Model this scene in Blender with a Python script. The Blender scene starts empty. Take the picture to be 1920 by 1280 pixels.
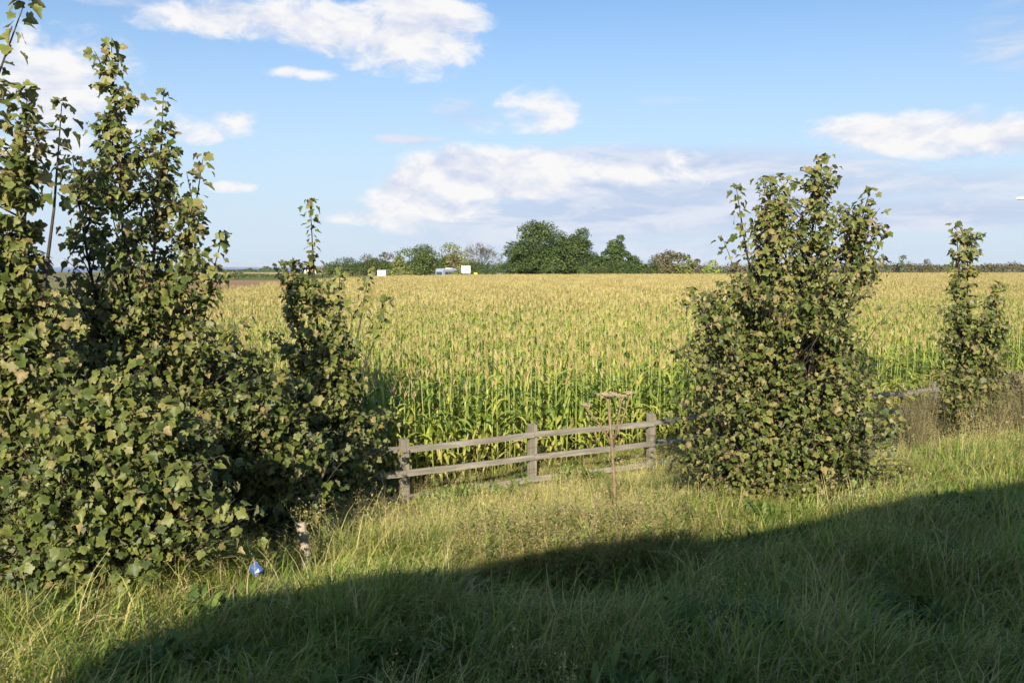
import bpy, math, random
import numpy as np
from mathutils import Vector, Matrix

SC = bpy.context.scene
COL = SC.collection
R = math.radians
rng = np.random.default_rng(7)
random.seed(7)

# ------------------------------------------------------------------ camera
CAMZ, PITCH, LENS = 4.2, R(4.79), 32.0
FPX = 1920 * LENS / 36.0
cam = bpy.data.cameras.new('camera'); cam.lens = LENS; cam.sensor_width = 36
cam.clip_start = 0.05; cam.clip_end = 150000
camo = bpy.data.objects.new('camera', cam); COL.objects.link(camo)
camo.location = (0, 0, CAMZ); camo.rotation_euler = (math.pi / 2 - PITCH, 0, 0)
SC.camera = camo

# ------------------------------------------------------------------ sun, sky, exposure
SUN_EL = R(24.0)
SUN_H = Vector((-0.11, -1.0, 0)).normalized()          # horizontal direction towards the sun
sun_dir = Vector((SUN_H.x * math.cos(SUN_EL), SUN_H.y * math.cos(SUN_EL), math.sin(SUN_EL)))
sl = bpy.data.lights.new('sun', 'SUN'); sl.energy = 5.0; sl.angle = R(0.53); sl.color = (1.0, 0.905, 0.76)
so = bpy.data.objects.new('sun', sl); COL.objects.link(so)
so.rotation_euler = sun_dir.to_track_quat('Z', 'Y').to_euler(); so.location = (20, -60, 60)
SC.view_settings.view_transform = 'Standard'; SC.view_settings.look = 'None'
SC.view_settings.gamma = 1.0; SC.view_settings.use_curve_mapping = False
SC.view_settings.exposure = 0.68
SC.render.use_motion_blur = False
SC.cycles.max_bounces = 5; SC.cycles.diffuse_bounces = 3; SC.cycles.glossy_bounces = 2; SC.cycles.transparent_max_bounces = 6
SC.cycles.volume_bounces = 0
SC.cycles.use_adaptive_sampling = True; SC.cycles.adaptive_threshold = 0.025

world = bpy.data.worlds.new('World'); SC.world = world; world.use_nodes = True
SKY_STRENGTH = 0.084
HAZE_DENSITY = 0.00005
SKY_TINT = (.80, .96, 1.10)


def ray_of(px, py):
    a, b = (px - 960) / FPX, (640 - py) / FPX
    c, s = math.cos(PITCH), math.sin(PITCH)
    return Vector((a, c + b * s, -s + b * c))


def at(px, py, d):
    r = ray_of(px, py)
    return Vector((r.x / r.y * d, d, CAMZ + r.z / r.y * d))


def ang(px, py):
    r = ray_of(px, py)
    return math.atan2(r.x, r.y), math.atan2(r.z, math.hypot(r.x, r.y))


class NT:
    """little helper that writes node trees"""
    def __init__(self, tree):
        self.t = tree; self.n = tree.nodes; self.l = tree.links

    def node(self, typ, **kw):
        n = self.n.new(typ)
        for k, v in kw.items():
            if k.startswith('i_'):
                n.inputs[k[2:].replace('_', ' ')].default_value = v
            else:
                setattr(n, k, v)
        return n

    def put(self, sock, v):
        if isinstance(v, bpy.types.NodeSocket):
            self.l.new(v, sock)
        else:
            sock.default_value = v

    def m(self, op, a, b=0.0, c=0.0, clamp=False):
        n = self.n.new('ShaderNodeMath'); n.operation = op; n.use_clamp = clamp
        self.put(n.inputs[0], a); self.put(n.inputs[1], b); self.put(n.inputs[2], c)
        return n.outputs[0]

    def mr(self, v, a, b, c=0.0, d=1.0, smooth=True):
        n = self.n.new('ShaderNodeMapRange'); n.clamp = True
        if smooth: n.interpolation_type = 'SMOOTHSTEP'
        self.put(n.inputs[0], v); self.put(n.inputs[1], a); self.put(n.inputs[2], b); self.put(n.inputs[3], c); self.put(n.inputs[4], d)
        return n.outputs[0]

    def mix(self, f, a, b, blend='MIX'):
        n = self.n.new('ShaderNodeMix'); n.data_type = 'RGBA'; n.blend_type = blend
        self.put(n.inputs[0], f)
        self.put(n.inputs[6], a if isinstance(a, bpy.types.NodeSocket) else (*a, 1)[:4])
        self.put(n.inputs[7], b if isinstance(b, bpy.types.NodeSocket) else (*b, 1)[:4])
        return n.outputs[2]

    def xyz(self, x, y, z):
        n = self.n.new('ShaderNodeCombineXYZ')
        self.put(n.inputs[0], x); self.put(n.inputs[1], y); self.put(n.inputs[2], z)
        return n.outputs[0]

    def noise(self, vec, scale, detail=4, rough=0.5, dist=0.0):
        n = self.n.new('ShaderNodeTexNoise')
        if vec is not None: self.l.new(vec, n.inputs['Vector'])
        n.inputs['Scale'].default_value = scale; n.inputs['Detail'].default_value = detail
        n.inputs['Roughness'].default_value = rough; n.inputs['Distortion'].default_value = dist
        return n.outputs[0]

    def ramp(self, fac, stops):
        n = self.n.new('ShaderNodeValToRGB'); self.put(n.inputs[0], fac)
        el = n.color_ramp.elements
        while len(el) < len(stops): el.new(0.5)
        for e, (p, c) in zip(el, stops):
            e.position = p; e.color = (*c, 1)
        return n.outputs[0]


def build_sky():
    t = NT(world.node_tree); t.n.clear()
    world.cycles.sampling_method = 'MANUAL'; world.cycles.sample_map_resolution = 256
    out = t.node('ShaderNodeOutputWorld'); bg = t.node('ShaderNodeBackground'); bg.inputs[1].default_value = SKY_STRENGTH
    t.l.new(bg.outputs[0], out.inputs[0])
    sky = t.node('ShaderNodeTexSky'); sky.sky_type = 'NISHITA'; sky.sun_disc = False
    sky.sun_elevation = SUN_EL; sky.sun_rotation = math.atan2(SUN_H.x, SUN_H.y)
    sky.altitude = 50; sky.air_density = 1.0; sky.dust_density = 0.5; sky.ozone_density = 2.2
    tc = t.node('ShaderNodeTexCoord'); sep = t.node('ShaderNodeSeparateXYZ'); t.l.new(tc.outputs['Generated'], sep.inputs[0])
    x, y, z = sep.outputs
    az = t.m('ARCTAN2', x, y); el = t.m('ARCSINE', z)
    ae = t.xyz(az, el, 0.0)

    def vm(op, a, b=None, c=None):
        n = t.node('ShaderNodeVectorMath'); n.operation = op
        for i, v in enumerate((a, b, c)):
            if v is not None: t.put(n.inputs[i], v)
        return n.outputs['Value'] if op == 'DOT_PRODUCT' else n.outputs[0]

    vec = vm('MULTIPLY_ADD', ae, (1, 1.9, 0), (0, 0, 3.7))
    n1 = t.noise(vec, 19.0, 7, 0.60, 0.3)
    n1up = t.noise(vm('ADD', vec, (.012, .026, 0)), 19.0, 3, 0.55, 0.3)
    n2 = t.noise(vm('MULTIPLY_ADD', ae, (1, 4.4, 0), (0, 0, 11.3)), 11.0, 6, 0.62, 0.6)

    def blobs(items):
        g = 0.0
        for (px, py, rx, ry, k) in items:
            a0, e0 = ang(px, py); sx, sy = FPX / rx, FPX / ry
            u = vm('MULTIPLY_ADD', ae, (sx, sy, 0), (-a0 * sx, -e0 * sy, 0))
            g = t.m('MAXIMUM', t.m('MULTIPLY_ADD', vm('DOT_PRODUCT', u, u), -k, k), g)
        return g

    crisp = [(752, 378, 92, 66, 1.25), (690, 408, 100, 20, 1.0), (860, 335, 150, 72, 1.25), (980, 325, 230, 62, 1.0), (815, 394, 160, 28, 1.1), (1180, 320, 240, 44, .7),
             (1015, 208, 100, 56, .70), (975, 240, 100, 22, .6), (1610, 245, 120, 40, .95), (1750, 250, 200, 50, .95), (1890, 262, 130, 36, .9),
             (440, 228, 62, 34, .75), (360, 245, 75, 30, .7), (425, 350, 62, 15, .85),
             (90, 160, 190, 120, .9), (60, 265, 170, 60, .8), (240, 215, 120, 60, .65),
             (420, 40, 190, 42, .75), (610, 50, 190, 62, .95), (790, 55, 170, 100, 1.15), (700, 60, 200, 80, 1.0), (560, 138, 90, 16, .8)]  # top patch: part cloud, part window-glass reflection painted in as cloud
    soft = [(1220, 335, 560, 76, 1.35), (1180, 395, 560, 70, 1.2), (1000, 440, 480, 60, .7), (1470, 350, 380, 76, 1.1), (1760, 345, 260, 40, .9), (1750, 400, 360, 40, 1.15),
            (1890, 60, 110, 80, .6), (870, 215, 90, 40, .65), (765, 262, 90, 14, .8), (1790, 292, 110, 14, .75), (330, 10, 240, 30, .7),
            (1280, 470, 700, 46, .6), (1240, 190, 130, 14, .35), (700, 120, 90, 50, .6)]
    g1 = blobs(crisp); g2 = blobs(soft)
    # cloud cover goes on all round the sky, at the same amount as in view
    n_big = t.noise(vec, 5.0, 2, 0.5)
    gen = t.m('MULTIPLY', t.mr(n_big, 0.55, 0.72), t.mr(t.m('ABSOLUTE', az), 0.58, 0.75))
    g1 = t.m('MAXIMUM', g1, t.m('MULTIPLY', gen, t.mr(el, 0.0, 0.1, 0, .85)))
    d1 = t.m('MULTIPLY_ADD', n1, 2.2, t.m('SUBTRACT', g1, 1.1))
    a1 = t.m('MULTIPLY', t.mr(d1, 0.2, 0.92), t.mr(g1, 0.0, 0.22))
    d2 = t.m('MULTIPLY_ADD', n2, 1.9, t.m('SUBTRACT', g2, .95))
    a2 = t.m('MULTIPLY', t.mr(d2, 0.1, 1.1), t.mr(g2, 0.0, 0.5, 0, .9))
    # shading: sunlit crowns, lavender bases and hollows
    light = t.m('MULTIPLY_ADD', t.m('SUBTRACT', n1, n1up), 3.0, 0.72, clamp=True)
    c1 = t.mix(light, (4.7, 5.2, 6.5), (7.1, 7.05, 7.1))
    c2 = t.mix(t.mr(n2, 0.36, 0.66), (3.9, 4.65, 6.2), (5.7, 6.0, 6.8))
    # the air near the horizon is bright and milky
    hz = t.mr(el, 0.34, -0.02)
    base = t.mix(t.m('MULTIPLY', hz, 0.92), t.mix(1.0, sky.outputs[0], SKY_TINT, 'MULTIPLY'), (4.7, 5.55, 6.7))
    col = t.mix(a2, base, c2)
    col = t.mix(a1, col, c1)
    t.l.new(col, bg.inputs[0])


build_sky()

# ------------------------------------------------------------------ helpers
U = Vector((0.857, 0.515, 0)).normalized()       # along the road and the fence
N = Vector((-U.y, U.x, 0))                       # from the road to the field


def st(x, y): return x * U.x + y * U.y, x * N.x + y * N.y          # t, s
def xy(t, s): return t * U.x + s * N.x, t * U.y + s * N.y


_S = np.array([-60, -14, -12, 2.2, 3, 5, 7, 9, 10, 12, 14.2, 16, 5000.0])
_Z = np.array([1.2, 1.2, 1.7, 1.7, 1.68, 1.55, 1.25, .95, .65, .25, .05, 0, 0])
_D = np.array([0, 265, 500, 700, 900, 1200, 1500, 2600, 6000.0])
_ZD = np.array([0, 0, -1.4, -2.0, -2.6, -4.2, -7, -45, -60])


def ground_z(x, y):
    x = np.asarray(x, float); y = np.asarray(y, float)
    s = x * N.x + y * N.y; t = x * U.x + y * U.y
    z = np.interp(s, _S, _Z)
    amp = np.where((s > 2.6) & (s < 60), 1.0, 0.0)
    z = z + amp * (0.06 * np.sin(2.1 * t + 1.3 * s) + 0.06 * np.sin(0.9 * t - 2.3 * s + 1) + .03 * np.sin(5.1 * t + 3.7 * s))
    g = np.exp(-((s - 7.8) / 2.6) ** 2)
    z = z + g * (.32 * np.exp(-((t - .6) / 2.4) ** 2) - .22 * np.exp(-((t - 6.2) / 2.2) ** 2))
    return z + np.interp(np.hypot(x, y), _D, _ZD)


def gz(x, y): return float(ground_z(x, y))


def ground_hit(px, py):
    """where a sight line meets the ground"""
    r = ray_of(px, py); lo = 3.0
    d = np.linspace(4, 40, 3600); z = CAMZ + d * r.z / r.y
    k = int(np.argmax(z <= ground_z(d * r.x / r.y, d)))
    return Vector((d[k] * r.x / r.y, d[k], float(z[k])))


def tri_mesh(name, V, T, tint=None, smooth=False):
    V = np.asarray(V, np.float32).reshape(-1, 3); T = np.asarray(T, np.int32).reshape(-1, 3)
    me = bpy.data.meshes.new(name)
    me.vertices.add(len(V)); me.vertices.foreach_set('co', V.ravel())
    me.loops.add(T.size); me.loops.foreach_set('vertex_index', T.ravel())
    me.polygons.add(len(T)); me.polygons.foreach_set('loop_start', np.arange(0, T.size, 3, dtype=np.int32))
    me.update(calc_edges=True)
    if smooth: me.shade_smooth()
    if tint is not None:
        a = me.attributes.new('tint', 'FLOAT', 'POINT')
        a.data.foreach_set('value', np.broadcast_to(np.asarray(tint, np.float32), (len(V),)).copy())
    return me


class MB:
    """collects faces for one mesh"""
    def __init__(self): self.v = []; self.f = []; self.t = []

    def add(self, verts, faces, tint=0.0):
        o = len(self.v); self.v += [tuple(p) for p in verts]; self.f += [tuple(i + o for i in f) for f in faces]; self.t += [tint] * len(verts)
        return self

    def box(self, c, size, rot=None, tint=0.0):
        hx, hy, hz = (k / 2 for k in size)
        P = [Vector((sx * hx, sy * hy, sz * hz)) for sz in (-1, 1) for sy in (-1, 1) for sx in (-1, 1)]
        if rot is not None: P = [rot @ p for p in P]
        c = Vector(c)
        return self.add([p + c for p in P], [(0, 2, 3, 1), (4, 5, 7, 6), (0, 1, 5, 4), (2, 6, 7, 3), (0, 4, 6, 2), (1, 3, 7, 5)], tint)

    def tube(self, pts, rad, n=6, tint=0.0, cap=True):
        pts = [Vector(p) for p in pts]; V = []; F = []
        for i, p in enumerate(pts):
            d = (pts[min(i + 1, len(pts) - 1)] - pts[max(i - 1, 0)]).normalized()
            a = d.orthogonal().normalized() if abs(d.z) < .98 else Vector((1, 0, 0))
            a = (a - d * a.dot(d)).normalized(); b = d.cross(a)
            r = rad[i] if isinstance(rad, (list, tuple)) else rad
            for k in range(n):
                w = 2 * math.pi * k / n
                V.append(p + (a * math.cos(w) + b * math.sin(w)) * r)
        for i in range(len(pts) - 1):
            for k in range(n):
                F.append((i * n + k, i * n + (k + 1) % n, (i + 1) * n + (k + 1) % n, (i + 1) * n + k))
        if cap:
            F.append(tuple(range(n))[::-1]); F.append(tuple((len(pts) - 1) * n + k for k in range(n)))
        return self.add(V, F, tint)

    def cyl(self, c, axis, r, h, n=16, r2=None, tint=0.0):
        axis = Vector(axis).normalized(); c = Vector(c)
        return self.tube([c - axis * h / 2, c + axis * h / 2], [r, r2 if r2 is not None else r], n, tint)

    def prism(self, prof, y0, y1, tint=0.0):
        n = len(prof); V = [(x, y0, z) for x, z in prof] + [(x, y1, z) for x, z in prof]
        F = [(i, (i + 1) % n, (i + 1) % n + n, i + n) for i in range(n)] + [tuple(range(n))[::-1], tuple(range(n, 2 * n))]
        return self.add(V, F, tint)

    def mesh(self, name, mat=None, smooth=False, bevel=0):
        me = bpy.data.meshes.new(name); me.from_pydata(self.v, [], self.f)
        a = me.attributes.new('tint', 'FLOAT', 'POINT'); a.data.foreach_set('value', np.array(self.t, np.float32))
        if mat: me.materials.append(mat)
        if smooth: me.shade_smooth()
        return me

    def build(self, name, mat, parent=None, smooth=False, bevel=0.0):
        o = obj(name, self.mesh(name, mat, smooth), None, parent)
        if bevel:
            b = o.modifiers.new('bevel', 'BEVEL'); b.width = bevel; b.segments = 2; b.limit_method = 'ANGLE'
        return o


def obj(name, me, mat=None, parent=None):
    o = bpy.data.objects.new(name, me)
    if mat is not None and not me.materials: me.materials.append(mat)
    COL.objects.link(o)
    if parent: o.parent = parent
    return o


def tag(o, label=None, cat=None, group=None, kind=None):
    for k, v in (('label', label), ('category', cat), ('group', group), ('kind', kind)):
        if v: o[k] = v
    return o


def thing(name, label, cat, loc=(0, 0, 0), rz=0.0, group=None):
    o = bpy.data.objects.new(name, None); o.empty_display_size = .2; COL.objects.link(o)
    o.location = loc; o.rotation_euler = (0, 0, rz)
    return tag(o, label, cat, group)


# ------------------------------------------------------------------ materials
def mat_new(name):
    m = bpy.data.materials.new(name); m.use_nodes = True
    t = NT(m.node_tree); t.n.clear()
    return m, t


def plain(name, col, rough=.6, metal=0.0, vary=.15, scale=6.0, bump=0.0, spec=.4):
    m, t = mat_new(name)
    out = t.node('ShaderNodeOutputMaterial'); b = t.node('ShaderNodeBsdfPrincipled')
    tc = t.node('ShaderNodeTexCoord')
    n = t.noise(tc.outputs['Object'], scale, 5, .6)
    f = t.mr(n, .3, .7)
    c = t.mix(f, tuple(k * (1 - vary) for k in col), tuple(min(1, k * (1 + vary)) for k in col))
    t.l.new(c, b.inputs['Base Color']); b.inputs['Roughness'].default_value = rough; b.inputs['Metallic'].default_value = metal
    b.inputs['Specular IOR Level'].default_value = spec
    if bump:
        bp = t.node('ShaderNodeBump'); bp.inputs['Strength'].default_value = bump; bp.inputs['Distance'].default_value = .02
        t.l.new(n, bp.inputs['Height']); t.l.new(bp.outputs[0], b.inputs['Normal'])
    t.l.new(b.outputs[0], out.inputs[0])
    return m


def leafy(name, stops, trans=.22, rough=.5, spec=.35, back=None, noise_scale=0.0, rnd=.08, patch=0.0, under=None):
    """foliage: colour from the piece's own tint, thin enough to pass some light"""
    m, t = mat_new(name)
    out = t.node('ShaderNodeOutputMaterial'); b = t.node('ShaderNodeBsdfPrincipled')
    at_ = t.node('ShaderNodeAttribute'); at_.attribute_name = 'tint'
    oi = t.node('ShaderNodeObjectInfo')
    f = t.m('ADD', at_.outputs['Fac'], t.m('MULTIPLY', t.m('SUBTRACT', oi.outputs['Random'], .5), rnd))
    if patch:
        geo = t.node('ShaderNodeNewGeometry')
        pn = t.noise(geo.outputs['Position'], .55, 3, .6)
        f = t.m('ADD', f, t.m('MULTIPLY', t.m('SUBTRACT', pn, .5), patch))
    c = t.ramp(f, stops)
    if noise_scale:
        tc = t.node('ShaderNodeTexCoord')
        nn = t.noise(tc.outputs['Object'], noise_scale, 4, .6)
        c = t.mix(t.mr(nn, .35, .7, .0, .55), c, tuple(k * .55 for k in stops[1][1]))
    if under is not None:
        g2 = t.node('ShaderNodeNewGeometry')
        c = t.mix(t.m('MULTIPLY', g2.outputs['Backfacing'], .5), c, under)
    t.l.new(c, b.inputs['Base Color']); b.inputs['Roughness'].default_value = rough
    b.inputs['Specular IOR Level'].default_value = spec
    tr = t.node('ShaderNodeBsdfTranslucent'); t.l.new(c, tr.inputs[0])
    mx = t.node('ShaderNodeMixShader'); mx.inputs[0].default_value = trans
    t.l.new(b.outputs[0], mx.inputs[1]); t.l.new(tr.outputs[0], mx.inputs[2]); t.l.new(mx.outputs[0], out.inputs[0])
    return m


def wood(name, c1, c2, c3, axis_scale):
    m, t = mat_new(name)
    out = t.node('ShaderNodeOutputMaterial'); b = t.node('ShaderNodeBsdfPrincipled')
    tc = t.node('ShaderNodeTexCoord'); mp = t.node('ShaderNodeMapping'); mp.inputs['Scale'].default_value = axis_scale
    oi = t.node('ShaderNodeObjectInfo')
    t.l.new(tc.outputs['Object'], mp.inputs[0]); t.l.new(t.m('MULTIPLY', oi.outputs['Random'], 37.0), mp.inputs['Location'])
    n = t.noise(mp.outputs[0], 1.0, 6, .62, .5)
    n2 = t.noise(tc.outputs['Object'], 3.0, 4, .6)
    c = t.ramp(n, [(.28, c1), (.5, c2), (.72, c3)])
    c = t.mix(t.mr(n2, .52, .72, 0, .6), c, (.15, .16, .085))       # algae and lichen
    t.l.new(c, b.inputs['Base Color']); b.inputs['Roughness'].default_value = .85
    bp = t.node('ShaderNodeBump'); bp.inputs['Strength'].default_value = .5; bp.inputs['Distance'].default_value = .01
    t.l.new(n, bp.inputs['Height']); t.l.new(bp.outputs[0], b.inputs['Normal']); t.l.new(b.outputs[0], out.inputs[0])
    return m


def ground_mat(name, stops, scale=.6, fine=9.0, rough=.95, bump=.4, stretch=None):
    m, t = mat_new(name)
    out = t.node('ShaderNodeOutputMaterial'); b = t.node('ShaderNodeBsdfPrincipled')
    geo = t.node('ShaderNodeNewGeometry'); v = geo.outputs['Position']
    if stretch:
        mp = t.node('ShaderNodeMapping'); mp.inputs['Scale'].default_value = stretch; mp.inputs['Rotation'].default_value = (0, 0, R(20)); t.l.new(v, mp.inputs[0]); v = mp.outputs[0]
    n = t.m('ADD', t.m('MULTIPLY', t.noise(v, scale, 5, .6), .6), t.m('MULTIPLY', t.noise(v, fine, 4, .6), .4))
    c = t.ramp(n, stops)
    t.l.new(c, b.inputs['Base Color']); b.inputs['Roughness'].default_value = rough; b.inputs['Specular IOR Level'].default_value = .15
    bp = t.node('ShaderNodeBump'); bp.inputs['Strength'].default_value = bump; bp.inputs['Distance'].default_value = .05
    t.l.new(n, bp.inputs['Height']); t.l.new(bp.outputs[0], b.inputs['Normal']); t.l.new(b.outputs[0], out.inputs[0])
    return m


M = {}
M['sycamore'] = leafy('sycamore_leaf', [(0, (.022, .036, .009)), (.35, (.088, .120, .024)), (.62, (.215, .235, .052)), (.8, (.30, .25, .09)), (1, (.33, .225, .105))], .22, .48, .34, noise_scale=26.0, rnd=.10, under=(.36, .34, .19))
M['bark'] = plain('grey_brown_bark', (.062, .05, .036), .9, 0, .35, 14, .5)
M['corn_leaf'] = leafy('maize_leaf', [(0, (.055, .105, .03)), (.35, (.155, .24, .05)), (.65, (.45, .51, .085)), (.85, (.58, .53, .14)), (1, (.54, .45, .18))], .34, .4, .45, rnd=.14, patch=.25)
M['corn_stalk'] = leafy('maize_stalk', [(0, (.28, .33, .07)), (1, (.48, .46, .13))], .12, .5, .4)
M['tassel'] = leafy('maize_tassel', [(0, (.32, .25, .10)), (.5, (.49, .40, .16)), (1, (.60, .52, .24))], .25, .7, .2, rnd=.35)
M['husk'] = leafy('maize_husk', [(0, (.30, .34, .09)), (1, (.50, .42, .18))], .1, .6, .3)
M['grass'] = leafy('verge_grass', [(0, (.07, .14, .024)), (.4, (.235, .33, .052)), (.62, (.46, .46, .11)), (.8, (.60, .51, .21)), (1, (.66, .55, .27))], .36, .5, .3, rnd=.18, patch=.55)
M['herb'] = leafy('broad_herbs', [(0, (.06, .11, .02)), (.5, (.16, .22, .045)), (1, (.28, .30, .07))], .2, .5, .3, rnd=.3)
M['weed'] = leafy('tall_weeds', [(0, (.17, .23, .045)), (.5, (.36, .32, .11)), (1, (.48, .37, .20))], .3, .7, .2, rnd=.3)
M['deadweed'] = leafy('dead_weeds', [(0, (.12, .115, .05)), (.5, (.26, .22, .11)), (1, (.44, .36, .21))], .1, .85, .1, rnd=.3)
M['dryhog'] = plain('dry_hogweed', (.22, .155, .085), .85, 0, .3, 22)
M['dryhogtop'] = plain('dry_hogweed_top', (.42, .32, .20), .85, 0, .25, 22)
M['post'] = wood('weathered_post', (.10, .088, .065), (.205, .178, .13), (.31, .275, .21), (16, 16, 1.6))
M['rail'] = wood('weathered_rail', (.11, .095, .075), (.24, .21, .165), (.37, .335, .275), (1.2, 16, 16))
M['stake'] = wood('pale_stake', (.22, .18, .12), (.40, .33, .23), (.50, .43, .32), (3, 3, 18))
M['wire'] = plain('rusty_wire', (.12, .09, .07), .6, .6)
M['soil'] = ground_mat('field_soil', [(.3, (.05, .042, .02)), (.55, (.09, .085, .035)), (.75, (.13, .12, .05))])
M['land'] = ground_mat('open_land', [(.3, (.10, .12, .04)), (.5, (.19, .18, .07)), (.7, (.30, .25, .11))], .012, .5)
M['plough'] = ground_mat('bare_earth', [(.3, (.26, .155, .075)), (.52, (.34, .21, .105)), (.75, (.40, .26, .14))], .05, 1.1, stretch=(.25, 2, 1))
M['stubble'] = ground_mat('stubble', [(.3, (.42, .32, .15)), (.55, (.52, .41, .21)), (.75, (.58, .48, .27))], .03, .6)
M['pasture'] = ground_mat('pasture', [(.3, (.10, .14, .04)), (.55, (.15, .18, .05)), (.75, (.22, .22, .08))], .03, .6)
M['asphalt'] = ground_mat('asphalt', [(.3, (.04, .04, .04)), (.6, (.055, .055, .055)), (.8, (.07, .07, .07))], 2, 60)
M['linepaint'] = plain('road_paint', (.75, .75, .72), .7)
M['kerb'] = plain('kerb_stone', (.33, .32, .30), .85)
M['white'] = plain('white_paint', (.80, .80, .78), .4, 0, .05, 2)
M['panelback'] = plain('sign_back', (.74, .76, .76), .5, 0, .06, 2)
M['cream'] = plain('cream_paint', (.70, .66, .56), .45, 0, .05)
M['glass'] = plain('tinted_glass', (.05, .075, .11), .12, 0, .1, 1, spec=.8)
M['silverblue'] = plain('silver_blue_paint', (.36, .41, .52), .35, .2, .06)
M['silver'] = plain('silver_paint', (.48, .51, .58), .3, .4, .05)
M['orange'] = plain('orange_trim', (.55, .20, .06), .5)
M['rubber'] = plain('rubber', (.03, .03, .03), .8)
M['metal'] = plain('galvanised', (.42, .43, .44), .45, .7, .1, 5)
M['bluesign'] = plain('sign_blue', (.03, .13, .62), .4, 0, .04)
M['bluelitter'] = plain('blue_plastic', (.06, .13, .38), .35, 0, .2, 30)
M['yellow'] = plain('sign_yellow', (.80, .48, .03), .45, 0, .05)
M['black'] = plain('sign_black', (.03, .03, .03), .5)
M['brick'] = plain('brick_wall', (.36, .19, .12), .9, 0, .2, 8)
M['render'] = plain('pale_render', (.66, .62, .54), .85, 0, .06)
M['roof'] = plain('red_roof_tiles', (.32, .11, .07), .85, 0, .25, 9)
M['trunk'] = plain('tree_trunk', (.075, .06, .045), .95, 0, .3, 6, .4)


def sea_mat():
    m, t = mat_new('sea_water')
    out = t.node('ShaderNodeOutputMaterial'); b = t.node('ShaderNodeBsdfPrincipled')
    b.inputs['Base Color'].default_value = (.03, .11, .30, 1); b.inputs['Roughness'].default_value = .45
    geo = t.node('ShaderNodeNewGeometry'); mp = t.node('ShaderNodeMapping'); mp.inputs['Scale'].default_value = (.02, .02, .02)
    t.l.new(geo.outputs['Position'], mp.inputs[0])
    bp = t.node('ShaderNodeBump'); bp.inputs['Strength'].default_value = .6; bp.inputs['Distance'].default_value = 3
    t.l.new(t.noise(mp.outputs[0], 6, 4), bp.inputs['Height']); t.l.new(bp.outputs[0], b.inputs['Normal']); t.l.new(b.outputs[0], out.inputs[0])
    return m


def far_mat(name, stops, trans=.12):
    return leafy(name, stops, trans, .65, .2, rnd=0)


FAR = {
    'green': far_mat('foliage_green', [(0, (.036, .064, .017)), (.5, (.092, .13, .033)), (1, (.19, .22, .06))]),
    'deep': far_mat('foliage_deep_green', [(0, (.024, .05, .015)), (.5, (.066, .10, .026)), (1, (.155, .19, .05))]),
    'olive': far_mat('foliage_olive', [(0, (.08, .10, .03)), (.5, (.18, .20, .052)), (1, (.32, .32, .10))]),
    'brown': far_mat('foliage_brown', [(0, (.06, .058, .03)), (.5, (.14, .125, .058)), (1, (.25, .21, .10))]),
    'light': far_mat('foliage_light', [(0, (.10, .14, .03)), (.5, (.21, .26, .06)), (1, (.34, .36, .10))]),
    'pale': far_mat('foliage_pale', [(0, (.07, .10, .05)), (.5, (.13, .16, .075)), (1, (.20, .23, .11))]),
    'twig': far_mat('bare_twigs', [(0, (.10, .09, .06)), (.5, (.16, .14, .095)), (1, (.24, .21, .14))]),
}

# ------------------------------------------------------------------ setting: ground, road, fields, sea
def grid_mesh(name, ts, ss, zoff=0.0, mat=None):
    T, S_ = np.meshgrid(ts, ss)
    X = T * U.x + S_ * N.x; Y = T * U.y + S_ * N.y
    Z = ground_z(X, Y) + zoff
    V = np.stack([X, Y, Z], -1).reshape(-1, 3)
    nt, ns = len(ts), len(ss)
    i = np.arange(ns - 1)[:, None] * nt + np.arange(nt - 1)[None, :]
    q = np.stack([i, i + 1, i + nt + 1, i + nt], -1).reshape(-1, 4)
    T3 = np.concatenate([q[:, [0, 1, 2]], q[:, [0, 2, 3]]])
    me = tri_mesh(name, V, T3, smooth=True)
    if mat: me.materials.append(mat)
    return me


geo_far = list(np.geomspace(40, 4200, 34))
ts = np.array([-k for k in geo_far[::-1]] + list(np.arange(-39, 40, .5)) + geo_far)
ss = np.array([-k for k in geo_far[::-1]] + list(np.arange(-39, 2, 1.0)) + list(np.arange(2, 40, .4)) + geo_far)
tag(obj('ground', grid_mesh('ground', ts, ss, 0, M['land'])), kind='structure')
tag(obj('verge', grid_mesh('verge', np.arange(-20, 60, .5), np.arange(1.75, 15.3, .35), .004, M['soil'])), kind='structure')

# the maize field's outline, seen from above
EDGE = [(-500, 62), (430, 78), (560, 120), (700, 165), (900, 195), (1300, 212), (1900, 255), (2500, 270)]
EDGE_T = np.array([(p - 960) / FPX for p, d in EDGE]); EDGE_D = np.array([d for p, d in EDGE], float)
CORN_S0 = 15.55


def field_sheet(name, poly, mat, z=.02):
    mb = MB(); mb.add([(x, y, gz(x, y) + z) for x, y in poly], [tuple(range(len(poly)))])
    return tag(mb.build(name, M[mat]), kind='structure')


def strip_sheet(name, px0, px1, d0, d1, mat, z=.05, n=10):
    """a field lying between two distances"""
    V = []; F = []
    dl = d0 if isinstance(d0, (list, tuple)) else (d0, d0); dh = d1 if isinstance(d1, (list, tuple)) else (d1, d1)
    m = 8
    for i in range(n + 1):
        k = i / n; a = ((px0 + (px1 - px0) * k) - 960) / FPX
        lo = dl[0] + (dl[1] - dl[0]) * k; hi = dh[0] + (dh[1] - dh[0]) * k
        for j in range(m + 1):
            d = lo + (hi - lo) * j / m
            V.append((a * d, d, gz(a * d, d) + z))
    for i in range(n):
        for j in range(m):
            F.append((i * (m + 1) + j, (i + 1) * (m + 1) + j, (i + 1) * (m + 1) + j + 1, i * (m + 1) + j + 1))
    return tag(MB().add(V, F).build(name, M[mat]), kind='structure')


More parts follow.
